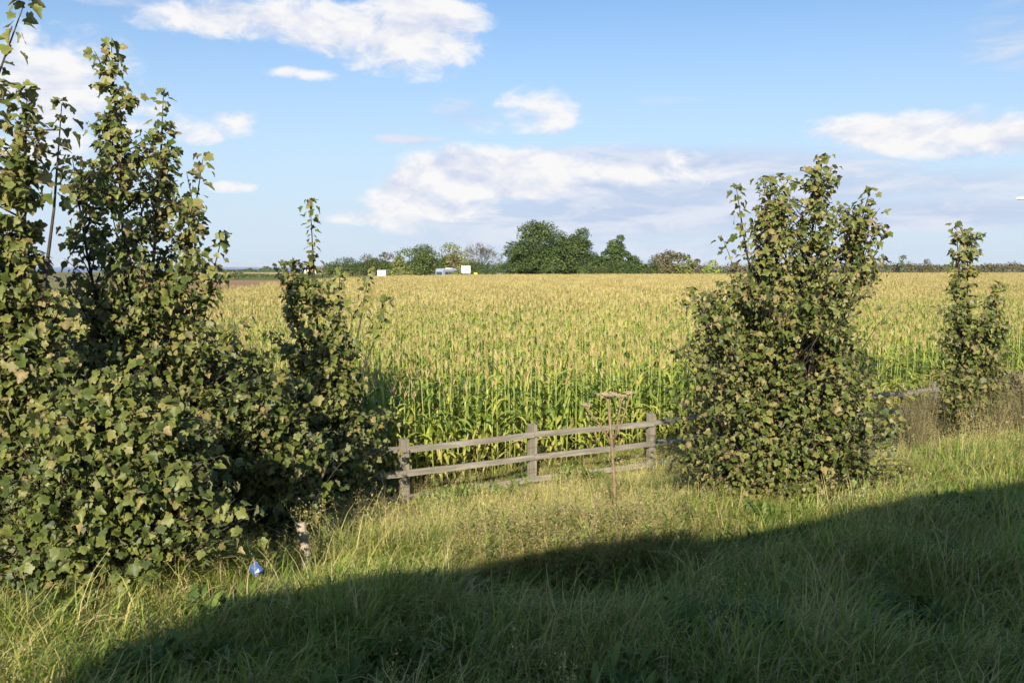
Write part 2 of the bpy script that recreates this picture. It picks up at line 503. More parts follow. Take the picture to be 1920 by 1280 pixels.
poly = [xy(-70, 15.2), xy(90, 15.2)] + [(a * d, d) for a, d in zip(EDGE_T[::-1], EDGE_D[::-1])]
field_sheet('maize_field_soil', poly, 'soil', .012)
strip_sheet('ploughed_field', 150, 760, (90, 185), (255, 262), 'plough')
strip_sheet('stubble_field', 250, 640, 560, 850, 'stubble')
strip_sheet('stubble_field_beyond', 200, 620, 930, 1180, 'stubble')
strip_sheet('pasture', 250, 700, 275, 520, 'pasture')
strip_sheet('stubble_slope', 1780, 2150, 420, 620, 'stubble')

mb = MB(); nseg = 96
mb.add([(0, 0, -38)] + [(23000 * math.cos(2 * math.pi * k / nseg), 23000 * math.sin(2 * math.pi * k / nseg), -38) for k in range(nseg)], [(0, k + 1, (k + 1) % nseg + 1) for k in range(nseg)])
tag(mb.build('sea', sea_mat()), kind='structure')


def band(t0, t1, s0, s1, z):
    c = [xy(t0, s0), xy(t1, s0), xy(t1, s1), xy(t0, s1)]
    return MB().add([(x, y, z) for x, y in c], [(0, 1, 2, 3)])


road = tag(band(-90, 140, -10.5, 1.5, 1.712).build('road', M['asphalt']), kind='structure')
band(-90, 140, 1.15, 1.27, 1.716).build('edge_line', M['linepaint'], road)
for k in range(14): band(-60 + 9 * k, -56 + 9 * k, -4.6, -4.45, 1.716).build('centre_dash', M['linepaint'], road)
kb = MB(); cx, cy = xy(25, 1.62); kb.box((cx, cy, 1.70), (230, .14, .24), Matrix.Rotation(math.atan2(U.y, U.x), 3, 'Z'))
tag(kb.build('kerb', M['kerb'], bevel=.02), kind='structure')

# ------------------------------------------------------------------ scattering for what nobody could count
def scatter(name, pts, rot, scl, idx, coll, kind='stuff'):
    me = bpy.data.meshes.new(name); me.vertices.add(len(pts)); me.vertices.foreach_set('co', np.asarray(pts, np.float32).ravel())
    a = me.attributes.new('rot', 'FLOAT_VECTOR', 'POINT'); a.data.foreach_set('vector', np.asarray(rot, np.float32).ravel())
    a = me.attributes.new('scl', 'FLOAT', 'POINT'); a.data.foreach_set('value', np.asarray(scl, np.float32))
    a = me.attributes.new('idx', 'INT', 'POINT'); a.data.foreach_set('value', np.asarray(idx, np.int32))
    me.update()
    o = obj(name, me)
    g = bpy.data.node_groups.new(name + '_scatter', 'GeometryNodeTree')
    g.interface.new_socket('Geometry', in_out='INPUT', socket_type='NodeSocketGeometry')
    g.interface.new_socket('Geometry', in_out='OUTPUT', socket_type='NodeSocketGeometry')
    gi = g.nodes.new('NodeGroupInput'); go = g.nodes.new('NodeGroupOutput')
    ip = g.nodes.new('GeometryNodeInstanceOnPoints'); ci = g.nodes.new('GeometryNodeCollectionInfo')
    ci.inputs['Collection'].default_value = coll; ci.inputs['Separate Children'].default_value = True; ci.inputs['Reset Children'].default_value = True
    def na(n, typ):
        k = g.nodes.new('GeometryNodeInputNamedAttribute'); k.data_type = typ; k.inputs['Name'].default_value = n
        return k.outputs['Attribute']
    er = g.nodes.new('FunctionNodeEulerToRotation')
    L = g.links.new
    L(gi.outputs[0], ip.inputs['Points']); L(ci.outputs[0], ip.inputs['Instance']); ip.inputs['Pick Instance'].default_value = True
    L(na('idx', 'INT'), ip.inputs['Instance Index']); L(na('rot', 'FLOAT_VECTOR'), er.inputs[0]); L(er.outputs[0], ip.inputs['Rotation'])
    L(na('scl', 'FLOAT'), ip.inputs['Scale']); L(ip.outputs[0], go.inputs[0])
    md = o.modifiers.new('scatter', 'NODES'); md.node_group = g
    o['kind'] = kind
    return o


def source_coll(name, meshes):
    c = bpy.data.collections.new(name)
    for i, me in enumerate(meshes):
        c.objects.link(bpy.data.objects.new('%s_%02d' % (name, i), me))
    return c


# ------------------------------------------------------------------ maize
def ribbon(L, W, rise, droop, seg=6, twist=0.0, fold=.25, wave=0.0, seed=0, tint=.3, half=True):
    """an arching blade starting at the origin, going out along +X"""
    r = random.Random(seed); V = []; T = []
    px, pz, a = 0.0, 0.0, rise
    for i in range(seg + 1):
        u = i / seg
        w = W * (min(1, .35 + u * 3) if u < .3 else 1) * (1 - max(0, u - .35) / .65) ** .75
        w = max(w, .002)
        tw = twist * u; yo = wave * math.sin(u * 5 + seed)
        cz = math.cos(tw); sz = math.sin(tw)
        V += [(px, yo - w / 2 * cz, pz + fold * w * .5 - w / 2 * sz), (px, yo, pz), (px, yo + w / 2 * cz, pz + fold * w * .5 + w / 2 * sz)]
        st_ = L / seg
        px += math.cos(a) * st_; pz += math.sin(a) * st_
        a -= droop / seg * (0.5 + 1.3 * u)
    for i in range(seg):
        for j in (0, 1):
            k = i * 3 + j
            T += [(k, k + 3, k + 4), (k, k + 4, k + 1)]
    return np.array(V), np.array(T)


CL = []     # maize leaf meshes: (verts, tris)
for i in range(7):
    CL.append(ribbon(.62 + .10 * (i % 3), .075 + .008 * (i % 2), R(58 - 5 * (i % 4)), R(95 + 17 * i), 6, R(-25 + 12 * i), .3, .02, i))
CLS = [(v[[k for k in range(len(v)) if (k // 3) % 2 == 0]], None) for v, t in CL]
CLS = [(v, np.array([tr for i in range(3) for j in (0, 1) for tr in ((i * 3 + j, i * 3 + j + 3, i * 3 + j + 4), (i * 3 + j, i * 3 + j + 4, i * 3 + j + 1))])) for v, _ in CLS]


def tassel_geo(seed, n=8, L=.22, w=.0068):
    r = random.Random(seed); V = []; T = []
    for k in range(n):
        az = r.uniform(0, 6.28); tilt = r.uniform(0, .12) if k == 0 else r.uniform(.12, .5); l = L * (1.15 if k == 0 else r.uniform(.7, 1))
        z0 = 0 if k == 0 else r.uniform(-.03, .08)
        d0 = Vector((math.cos(az) * math.sin(tilt), math.sin(az) * math.sin(tilt), math.cos(tilt)))
        d1 = (d0 + Vector((r.uniform(-.3, .3), r.uniform(-.3, .3), -.15 if k else 0))).normalized()
        p0 = Vector((0, 0, z0)); p1 = p0 + d0 * l * .55; p2 = p1 + d1 * l * .45
        side = d0.cross(Vector((r.uniform(-1, 1), r.uniform(-1, 1), .3))).normalized(); s2 = d0.cross(side)
        for sd in ((side, s2) if k == 0 else (side,)):
            o = len(V); V += [p0 - sd * w * .6, p0 + sd * w * .6, p1 - sd * w, p1 + sd * w, p2]
            T += [(o, o + 1, o + 3), (o, o + 3, o + 2), (o + 2, o + 3, o + 4)]
    return np.array([tuple(v) for v in V]), np.array(T)


TS = [tassel_geo(30 + k) for k in range(4)]
TSS = [tassel_geo(60 + k, 8, .24, .0118) for k in range(4)]


def corn_recipe(seed):
    """placement of one plant's pieces: H, leaves [(variant, tint, matrix)], cob"""
    r = random.Random(seed); H = r.uniform(1.70, 2.14); n = 12
    leaves = []; az = r.uniform(0, 6.28)
    for i in range(n):
        u = i / (n - 1); z = .14 + u * (H - .30)
        az += math.pi + r.uniform(-.5, .5)
        sc = (.62 + .50 * math.sin(math.pi * (.12 + .80 * u))) * r.uniform(.8, 1.1) * (1 if u < .65 else .78)
        tint = max(0, min(1, (.86 - .86 * u if u < .55 else .36 + .48 * (u - .55)) + r.uniform(-.2, .2)))
        if r.random() < .10: tint = r.uniform(.7, .95)
        mtx = Matrix.Translation((0, 0, z)) @ Matrix.Rotation(az, 4, 'Z') @ Matrix.Rotation(r.uniform(-.25, .25) - .35 * u, 4, 'Y') @ Matrix.Scale(sc, 4)
        leaves.append((r.randrange(len(CL)), tint, mtx))
    return H, leaves, r.uniform(0, 6.28), .78 + r.uniform(-.1, .12)


def stalk_geo(H, n=5):
    mb = MB(); mb.tube([(0, 0, -.03), (.006, .004, H * .35), (-.004, .006, H * .7), (0, 0, H)], [.017, .0155, .012, .006], n)
    return mb


def xf(V, m):
    A = np.array(m)
    return V @ A[:3, :3].T + A[:3, 3]


def corn_joined(seed, low=False, origin=(0, 0), tilt=None, acc=None):
    """one plant as arrays: verts, tris, tint, material index"""
    H, leaves, caz, cz = corn_recipe(seed)
    r = random.Random(seed + 999)
    parts = []
    if low:
        V = np.array([(-.015, 0, 0), (.015, 0, 0), (.008, 0, H), (0, -.015, 0), (0, .015, 0), (0, .008, H)]); parts.append((V, np.array([(0, 1, 2), (3, 4, 5)]), .5, 1))
    else:
        mb = stalk_geo(H, 4); V = np.array(mb.v); T = []
        for f in mb.f: T += [(f[0], f[k], f[k + 1]) for k in range(1, len(f) - 1)]
        parts.append((V, np.array(T), .5, 1))
    for k, (v, tint, mtx) in enumerate(leaves):
        if low and k < 3: continue
        V, T = (CLS if low else CL)[v]
        parts.append((xf(V, mtx), T, tint, 0))
    V, T = (TSS if low else TS)[r.randrange(4)]
    parts.append((V * r.uniform(.85, 1.2) + np.array([0, 0, H - .02]), T, r.random(), 2))
    rz = Matrix.Rotation(r.uniform(0, 6.28), 3, 'Z') @ Matrix.Rotation(r.uniform(-.07, .07), 3, 'X')
    A = np.array(rz)
    o = np.array([origin[0], origin[1], 0])
    return [(p @ A.T + o, t, ti, mi) for p, t, ti, mi in parts]


def join_parts(name, parts, mats):
    Vs, Ts, ti, mi = [], [], [], []; o = 0
    for V, T, t, m in parts:
        Vs.append(V); Ts.append(T + o); ti.append(np.full(len(V), t)); mi.append(np.full(len(T), m)); o += len(V)
    me = tri_mesh(name, np.concatenate(Vs), np.concatenate(Ts), np.concatenate(ti))
    for m in mats: me.materials.append(m)
    me.polygons.foreach_set('material_index', np.concatenate(mi).astype(np.int32)); me.update()
    return me


CMATS = [M['corn_leaf'], M['corn_stalk'], M['tassel']]
plants = [join_parts('maize_source', corn_joined(100 + k), CMATS) for k in range(10)]
ROW, STEP = .74, .155
PT, PS = 4.0, ROW * 5
patches = []
for k in range(5):
    parts = []
    for rr in range(5):
        for q in range(int(PT / STEP)):
            if random.random() < .06: continue
            parts += corn_joined(1000 + 331 * k + 37 * rr + q, True, (-PT / 2 + (q + .5) * STEP + random.uniform(-.04, .04), -PS / 2 + (rr + .5) * ROW + random.uniform(-.04, .04)))
    patches.append(join_parts('maize_patch_source', parts, CMATS))
corn_coll = source_coll('maize_sources', plants + patches)


def in_field(x, y):
    a = x / max(y, 1e-3)
    return y > 5 and y < np.interp(a, EDGE_T, EDGE_D)


NEAR_S = CORN_S0 + ROW * 30
cand = []
s = CORN_S0; row = 0
while s < NEAR_S - .01:
    t = -22.0 + random.random() * STEP
    while t < 62:
        x, y = xy(t + random.uniform(-.04, .04), s + random.uniform(-.05, .05))
        a = x / y * FPX + 960
        if y > 8 and -80 < a < 2050 and random.random() > .04: cand.append((x, y, s, a))
        t += STEP
    s += ROW; row += 1
# the plants that show largest: the first rows in the open stretches
open_view = [c for c in cand if (640 < c[3] < 1285 and c[2] < CORN_S0 + ROW * 3.5)]
open_view.sort(key=lambda c: c[2] * 3 + c[1])
single = open_view[:225]
right = sorted([c for c in cand if 1655 < c[3] < 1765 and c[2] < CORN_S0 + ROW * 5.5], key=lambda c: c[2])[:300 - len(single)]
single += right
sset = set(single)
rest = [c for c in cand if c not in sset]
pts, rot, scl, idx = [], [], [], []
for x, y, s_, a in rest:
    pts.append((x, y, gz(x, y))); rot.append((random.uniform(-.06, .06), random.uniform(-.06, .06), random.uniform(0, 6.28))); scl.append(random.uniform(.92, 1.08)); idx.append(random.randrange(10))
psi = math.atan2(U.y, U.x)
s = NEAR_S + PS / 2 - ROW / 2
while s < 330:
    t = -200.0 + random.random() * PT
    while t < 420:
        x, y = xy(t, s)
        if in_field(x, y) and -120 < x / y * FPX + 960 < 2080:
            pts.append((x, y, gz(x, y))); rot.append((0, 0, psi + (math.pi if random.random() < .5 else 0))); scl.append(random.uniform(.97, 1.04)); idx.append(10 + random.randrange(5))
        t += PT
    s += PS
tag(scatter('maize_crop', pts, rot, scl, idx, corn_coll), 'maize crop with straw coloured tassels filling the field behind the front rows', 'maize')

# single plants with their own leaves
TQ = [.08, .2, .32, .44, .56, .7, .85]
leaf_me = {}
for v in range(len(CL)):
    for q in range(len(TQ)):
        me = tri_mesh('maize_leaf', CL[v][0], CL[v][1], TQ[q]); me.materials.append(M['corn_leaf']); leaf_me[(v, q)] = me
tas_me = []
for v in range(4):
    me = tri_mesh('maize_tassel', TS[v][0], TS[v][1], .25 * v + .1); me.materials.append(M['tassel']); tas_me.append(me)
stalk_me = stalk_geo(2.0).mesh('maize_stalk', M['corn_stalk'], True)
cm = MB(); cm.tube([(0, 0, 0), (0, 0, .05), (0, 0, .13), (0, 0, .2), (0, 0, .26)], [.008, .022, .026, .018, .003], 7, .4); cob_me = cm.mesh('maize_cob', M['husk'], True)
for i, (x, y, s_, a) in enumerate(single):
    H, leaves, caz, cz = corn_recipe(5000 + i)
    rown = ['first', 'second', 'third', 'fourth', 'fifth', 'sixth'][min(5, int(round((s_ - CORN_S0) / ROW)))]
    bay = ('between the left sycamores and the left fence post' if a < 755 else 'between the left and middle fence posts' if a < 997 else
           'between the middle and right fence posts' if a < 1224 else 'right of the right fence post' if a < 1500 else 'between broad sycamore and thin sapling')
    p = thing('maize_plant', 'maize plant in %s row, %s' % (rown, bay), 'maize plant', (x, y, gz(x, y)), 0, '%s row maize %s' % (rown, bay))
    p.rotation_euler = (random.uniform(-.06, .06), random.uniform(-.06, .06), random.uniform(0, 6.28))
    o = obj('stalk', stalk_me, None, p); o.scale = (1, 1, H / 2.0)
    for v, tint, mtx in leaves:
        q = min(range(len(TQ)), key=lambda k: abs(TQ[k] - tint))
        o = obj('leaf', leaf_me[(v, q)], None, p); o.matrix_local = mtx
    o = obj('tassel', tas_me[i % 4], None, p); o.location = (0, 0, H - .02); o.rotation_euler = (0, 0, i * 1.7)
    if i % 2 == 0:
        o = obj('cob', cob_me, None, p); o.location = (.012 * math.cos(caz), .012 * math.sin(caz), cz); o.rotation_euler = (0, R(22), caz)

# ------------------------------------------------------------------ sycamores
def leaf_shape(kind):
    half = [(0, 0), (.20, -.12), (.43, .0), (.38, .17), (.59, .37), (.47, .56), (.31, .58), (.19, .84), (0, 1.0)]
    out = [(x, y) for x, y in half] + [(-x, y) for x, y in half[-2:0:-1]]
    V = [(0, .34, 0)] + [(x, y, 0) for x, y in out]
    V = np.array(V, float)
    ax = np.abs(V[:, 0]); yy = V[:, 1]
    if kind == 0: V[:, 2] = .10 * ax - .10 * yy ** 2
    if kind == 1: V[:, 2] = .5 * ax - .30 * yy ** 2
    if kind == 2: V[:, 2] = -.42 * ax - .28 * yy ** 2
    if kind == 3: V[:, 2] = .55 * ax ** 1.3 - .45 * yy ** 2; V[:, 0] *= .72
    n = len(out)
    T = [(0, 1 + i, 1 + (i + 1) % n) for i in range(n)]
    return V, np.array(T)


LS = [leaf_shape(k) for k in range(4)]
EDGE_TINT = np.concatenate([[-.07], np.array([0, .10, .05, .14, .02, .12, .04, .10, .16, .10, .04, .12, .02, .14, .05, .10])])
LT = [.12, .28, .42, .56, .70, .86]
syc_me = {}
for v in range(4):
    for q in range(len(LT)):
        me = tri_mesh('sycamore_leaf', LS[v][0], LS[v][1], np.clip(LT[q] + EDGE_TINT[:len(LS[v][0])], 0, 1)); me.materials.append(M['sycamore']); syc_me[(v, q)] = me


def sycamore(label, px0, d, profile, leaders, nleaf, seed, size=.155, tan=.12, gaps=(), dz=0.0, deep=.8, group=None):
    r = random.Random(seed)
    bx = (px0 - 960) / FPX * d; bz = gz(bx, d) + dz
    root = thing('sycamore_tree', label, 'tree', (bx, d, bz), 0, group)
    # outline in metres about the base
    P = []
    for py, xl, xr in profile:
        a = at(px0, py, d)
        P.append((a.z - bz, max(.05, (px0 - xl) / FPX * d), max(.05, (xr - px0) / FPX * d), ((xl + xr) / 2 - px0) / FPX * d, (xr - xl) / 2 / FPX * d))
    P.sort()
    ph = [p[0] for p in P]
    cxs = [p[3] for p in P]; rad = [p[4] for p in P]
    hmin, hmax = max(.06, ph[0]), ph[-1]
    hs = np.linspace(hmin, hmax, 60); wts = np.interp(hs, ph, rad) ** 1.35 + .05; wts = wts * np.interp((hs - hmin) / (hmax - hmin), [0, .25, .5, .72, .88, 1], [1.25, 1.1, 1.0, .82, .58, .28])
    wts = wts / wts.sum(); cum = np.cumsum(wts)
    LPos, LX, LY, LZ, LS_, LTn = [], [], [], [], [], []
    tr = MB(); br = MB()

    def leaf(p, out_dir, sz, bias=0.0):
        nrm = Vector((0, 0, .70)) + out_dir * .55 + Vector((SUN_H.x, SUN_H.y, 0)) * .22 + Vector((r.gauss(0, .5), r.gauss(0, .5), r.gauss(0, .4)))
        nrm.normalize()
        tip = out_dir * .9 + Vector((r.gauss(0, .5), r.gauss(0, .5), -.55 + r.gauss(0, .25)))
        tip = (tip - nrm * tip.dot(nrm)); tip.normalize(); xx = tip.cross(nrm)
        LPos.append(p); LX.append(xx); LY.append(tip); LZ.append(nrm); LS_.append(sz * r.uniform(.5, 1.28))
        q = r.random()
        tint = r.gauss(.38, .13) + bias
        if q < tan: tint = r.uniform(.62, .92)
        elif q < tan + .12: tint = r.uniform(.52, .66)
        LTn.append(max(0.02, min(1, tint)))

    # leaders
    lead_pts = []
    for k, (lx, ly) in enumerate(leaders):
        a = at(lx, ly, d); top = Vector((a.x - bx, r.uniform(-.25, .25) if k else 0.05, a.z - bz))
        b0 = Vector((r.uniform(-.12, .12) * (k > 0), r.uniform(-.1, .1), -.05))
        mid = b0.lerp(top, .5) * 1.0; mid.x = b0.x + (top.x - b0.x) * (.30 if k else .42)
        q3 = b0.lerp(top, .8); q3.x = b0.x + (top.x - b0.x) * .78
        pl = [b0, b0.lerp(mid, .5), mid, q3, top]
        tr.tube(pl, [.045, .036, .026, .014, .004], 6)
        lead_pts.append(pl)
        # leaves up the leading shoot
        nn = int((top.z - q3.z + .15) / .068)
        for j in range(nn):
            u = (j + 1) / nn; p = q3.lerp(top, u); az = j * 1.57 + r.uniform(-.3, .3)
            for h in (0, math.pi):
                dd = Vector((math.cos(az + h), math.sin(az + h), .25)).normalized()
                leaf(p + dd * r.uniform(.04, .13), dd, max(.125, size * 1.35) * (1.05 - .25 * u), .10)
        for j in range(5):
            dd = Vector((r.gauss(0, 1), r.gauss(0, 1), .6)).normalized(); leaf(top + dd * .04, dd, max(.105, size), .16)
    n_b = max(8, int(nleaf / 16))
    for i in range(n_b):
        h1 = hs[min(59, int(np.searchsorted(cum, r.random())))] + r.uniform(-.05, .05)
        th = r.uniform(0, 2 * math.pi); rr = float(np.interp(h1, ph, rad)) * (.97 + .30 * math.sin(5.3 * h1 + 2 * th + seed) * math.sin(3.1 * th - 3.7 * h1 + 2.3 * seed) + .16 * math.sin(11 * h1 + seed + 5 * th)); cx = float(np.interp(h1, ph, cxs))
        rf = r.uniform(.12, 1.0) ** .55
        end = Vector((cx + rr * rf * math.cos(th), rr * deep * rf * math.sin(th), h1))
        pl = lead_pts[r.randrange(len(lead_pts))] if False else min(r.sample(lead_pts, max(1, len(lead_pts) - 1)) if r.random() < .5 and len(lead_pts) > 2 else lead_pts, key=lambda q: abs(np.interp(h1, [v.z for v in q], [v.x for v in q]) - end.x) + 5 * (q[-1].z < h1))
        if pl[-1].z < h1 - .15: pl = max(lead_pts, key=lambda q_: q_[-1].z)
        h0 = max(.08, min(h1 - rr * rf * r.uniform(.35, .9), pl[-1].z - r.uniform(.1, .5)))
        zz = [v.z for v in pl]
        s0 = Vector((float(np.interp(h0, zz, [v.x for v in pl])), float(np.interp(h0, zz, [v.y for v in pl])), h0))
        dv = end - s0; L = dv.length
        c1 = s0 + dv * .5 + Vector((0, 0, -.10 * L if r.random() < .6 else .06 * L)) + Vector((r.gauss(0, .05), r.gauss(0, .05), 0)) * L
        pts_ = [s0, s0.lerp(c1, .6), c1, c1.lerp(end, .55) + Vector((0, 0, .03 * L)), end]
        br.tube(pts_, [.012, .010, .008, .006, .003], 3, cap=False)
        outd = Vector((end.x - cx, end.y, 0)); outd = outd.normalized() if outd.length > .02 else Vector((0, -1, 0))
        nl = r.randint(6, 10)
        tb = r.gauss(0, .06) + (.10 if h1 > hmax * .72 else 0)
        for j in range(nl):
            u = .35 + .65 * (j + r.random() * .6) / nl; u = min(u, 1)
            k = u * 4; k0 = min(3, int(k)); p = pts_[k0].lerp(pts_[k0 + 1], k - k0)
            az = j * 1.5 + i
            for h in (0, math.pi):
                dd = (outd * .5 + Vector((math.cos(az + h), math.sin(az + h), .15))).normalized()
                q = p + dd * r.uniform(.04, .13)
                if q.z < -.02: continue
                leaf(q, dd, size * r.uniform(.8, 1.15), tb)
    tr.build('trunk', M['bark'], root, True)
    tag(br.build('branches', M['bark'], root, True), kind='stuff')
    P3 = np.array([tuple(p) for p in LPos]); S3 = np.array(LS_)
    if gaps:
        keep = np.ones(len(P3), bool)
        for gx, gy, gr in gaps:
            c = at(gx, gy, d) - Vector((bx, d, bz)); rad_ = gr / FPX * d
            keep &= ~(((P3[:, 0] - c.x) ** 2 + (P3[:, 2] - c.z) ** 2 < rad_ ** 2) & (P3[:, 1] < .35))
        ii = np.nonzero(keep)[0]
    else:
        ii = np.arange(len(P3))
    view = np.array([-bx, -d, CAMZ - bz]); view = view / np.linalg.norm(view)
    Z3 = np.array([tuple(p) for p in LZ])
    W3 = P3 + np.array([bx, d, bz]); pxs = 960 + FPX * W3[:, 0] / W3[:, 1]
    show = P3 @ view + .25 * np.abs(Z3 @ view) + .15 * (P3[:, 2] > hmax * .7)
    show = np.where((pxs < 5) | (pxs > 1915), -99, show)
    order = ii[np.argsort(-show[ii])]
    one, rest_ = order[:300], order[300:]
    for k in one:
        v = int(rng.integers(4)); q = int(np.argmin(np.abs(np.array(LT) - LTn[k])))
        o = obj('leaf', syc_me[(v, q)], None, root)
        m = Matrix((LX[k], LY[k], LZ[k])).transposed().to_4x4() @ Matrix.Scale(LS_[k], 4)
        o.matrix_local = Matrix.Translation(LPos[k]) @ m
    if len(rest_):
        Vs = []; Ts = []; tt = []; off = 0
        vv = rng.integers(4, size=len(rest_))
        for v in range(4):
            kk = rest_[vv == v]
            if not len(kk): continue
            B = np.stack([np.array([tuple(LX[k]) for k in kk]), np.array([tuple(LY[k]) for k in kk]), Z3[kk]], 1) * S3[kk][:, None, None]
            W = np.einsum('vj,ljk->lvk', LS[v][0], B) + P3[kk][:, None, :]
            nv = LS[v][0].shape[0]
            Ts.append((LS[v][1][None] + (np.arange(len(kk)) * nv)[:, None, None]).reshape(-1, 3) + off)
            Vs.append(W.reshape(-1, 3)); tt.append(np.clip(np.repeat(np.array([LTn[k] for k in kk]), nv) + np.tile(EDGE_TINT[:nv], len(kk)), 0, 1)); off += len(kk) * nv
        o = obj('foliage', tri_mesh('foliage', np.concatenate(Vs), np.concatenate(Ts), np.concatenate(tt)), M['sycamore'], root)
        tag(o, kind='stuff')
    return root


sycamore('tall sycamore with pointed top shoot, second from the left edge of the view', 250, 10.2,
         [(80, 190, 222), (150, 188, 225), (185, 192, 292), (240, 168, 318), (290, 135, 365), (340, 118, 378), (400, 135, 385), (470, 130, 408), (560, 110, 425), (650, 100, 455), (800, 80, 520), (950, 80, 520), (1060, 120, 450)],
         [(205, 82), (298, 172), (375, 295), (140, 300), (405, 440)], 16500, 11, .080, .26)
sycamore('sycamore half cut off by the left edge of the view', 10, 8.6,
         [(165, 30, 62), (200, 15, 75), (260, -30, 82), (350, -60, 82), (450, -80, 100), (560, -120, 125), (700, -140, 145), (900, -140, 145), (1050, -120, 130), (1120, -100, 110)],
         [(45, 166), (118, 195), (-20, 230)], 9500, 12, .086, .24)
sycamore('slender sycamore with a lone thin top shoot, nearest the left end of the fence', 605, 14.5,
         [(490, 525, 615), (560, 520, 640), (600, 525, 660), (640, 530, 680), (700, 500, 705), (760, 470, 730), (850, 455, 738), (920, 470, 722), (965, 520, 680)],
         [(580, 376), (690, 508), (525, 494), (722, 560), (640, 505)], 12500, 13, .082, .2, gaps=[(573, 1035, 48), (480, 1062, 28)])
sycamore('low bushy sycamore in front, lowest foliage at the lower left on the grass', 165, 7.75,
         [(690, 90, 270), (760, 40, 350), (860, 10, 420), (950, -10, 450), (1050, -20, 420), (1140, -10, 320), (1210, 40, 240)],
         [(180, 700), (300, 760), (80, 780)], 12000, 14, .080, .06, gaps=[(480, 1062, 26)])
sycamore('bushy sycamore above the short leaning stake', 430, 10.9,
         [(640, 390, 500), (720, 340, 560), (800, 300, 600), (900, 290, 630), (980, 310, 620), (1040, 350, 560)],
         [(440, 650), (540, 700), (350, 720)], 9000, 15, .09, .08, gaps=[(573, 1035, 48), (480, 1062, 28), (572, 1000, 25)])
sycamore('tallest sycamore, mostly outside the view, one twig in the top left corner', -420, 7.7,
         [(-200, -440, -330), (-60, -520, -150), (60, -540, -130), (200, -550, -150), (400, -580, -170), (800, -590, -170), (1000, -540, -160), (1150, -500, -220)],
         [(-380, -230), (46, 4), (-250, -120)], 4000, 16, .09, .12)
sycamore('broad sycamore standing alone in front of the right part of the fence', 1470, 12.4,
         [(293, 1528, 1562), (340, 1400, 1580), (380, 1378, 1630), (440, 1375, 1650), (490, 1390, 1635), (545, 1300, 1630), (600, 1272, 1625), (680, 1280, 1660), (760, 1262, 1705), (850, 1242, 1720), (920, 1255, 1700), (970, 1300, 1620)],
         [(1545, 295), (1440, 338), (1388, 352), (1622, 360), (1658, 440), (1292, 545)], 22000, 17, .076, .25, gaps=[(1490, 640, 26), (1495, 680, 20)])
sycamore('thin young sycamore sapling near the right edge of the view', 1825, 17.0,
         [(420, 1782, 1832), (500, 1788, 1832), (540, 1778, 1870), (600, 1768, 1898), (680, 1764, 1904), (740, 1774, 1896), (800, 1790, 1870)],
         [(1796, 420), (1826, 432), (1872, 535)], 3600, 18, .088, .2)

# ------------------------------------------------------------------ wooden fence
f0 = at(755, 960, 15.5); T0, S0 = st(f0.x, 15.5)


def t_of_px(px, s):
    """where the sight line at px meets the line s"""
    a = (px - 960) / FPX; y = s / (a * N.x + N.y); return st(a * y, y)[0]


FS = S0
post_t = [t_of_px(755, FS), t_of_px(997, FS), t_of_px(1224, FS)]
stp = (post_t[2] - post_t[0]) / 2
post_t = [post_t[0] - stp * k for k in (4, 3, 2, 1)] + post_t
r5, r6 = t_of_px(1758, FS), t_of_px(1895, FS)
gap = (r5 - post_t[-1]) / 2
post_t += [post_t[-1] + gap, r5, r6] + [r6 + stp * k for k in (1, 2)]
fx, fy = xy(post_t[4], FS)
fence = thing('post_and_rail_fence', 'weathered grey wooden post and rail fence in front of the maize', 'fence', (fx, fy, 0), math.atan2(U.y, U.x))
lt0 = post_t[4]
ztop = []
for k, t in enumerate(post_t):
    x, y = xy(t, FS); g = gz(x, y)
    h = 1.19 + random.uniform(-.025, .025); ztop.append(g + h)
    lean = random.uniform(-.02, .02)
    mb = MB(); w, dp = .155, .12
    mb.add([(-w / 2, -dp / 2, -.5), (w / 2, -dp / 2, -.5), (w / 2, dp / 2, -.5), (-w / 2, dp / 2, -.5),
            (-w / 2 + lean, -dp / 2, h - .02), (w / 2 + lean, -dp / 2, h - .012), (w / 2 + lean, dp / 2, h + .012), (-w / 2 + lean, dp / 2, h + .005)],
           [(0, 3, 2, 1), (4, 5, 6, 7), (0, 1, 5, 4), (1, 2, 6, 5), (2, 3, 7, 6), (3, 0, 4, 7)])
    o = mb.build('post', M['post'], fence, bevel=.008); o.location = (t - lt0, 0, g)
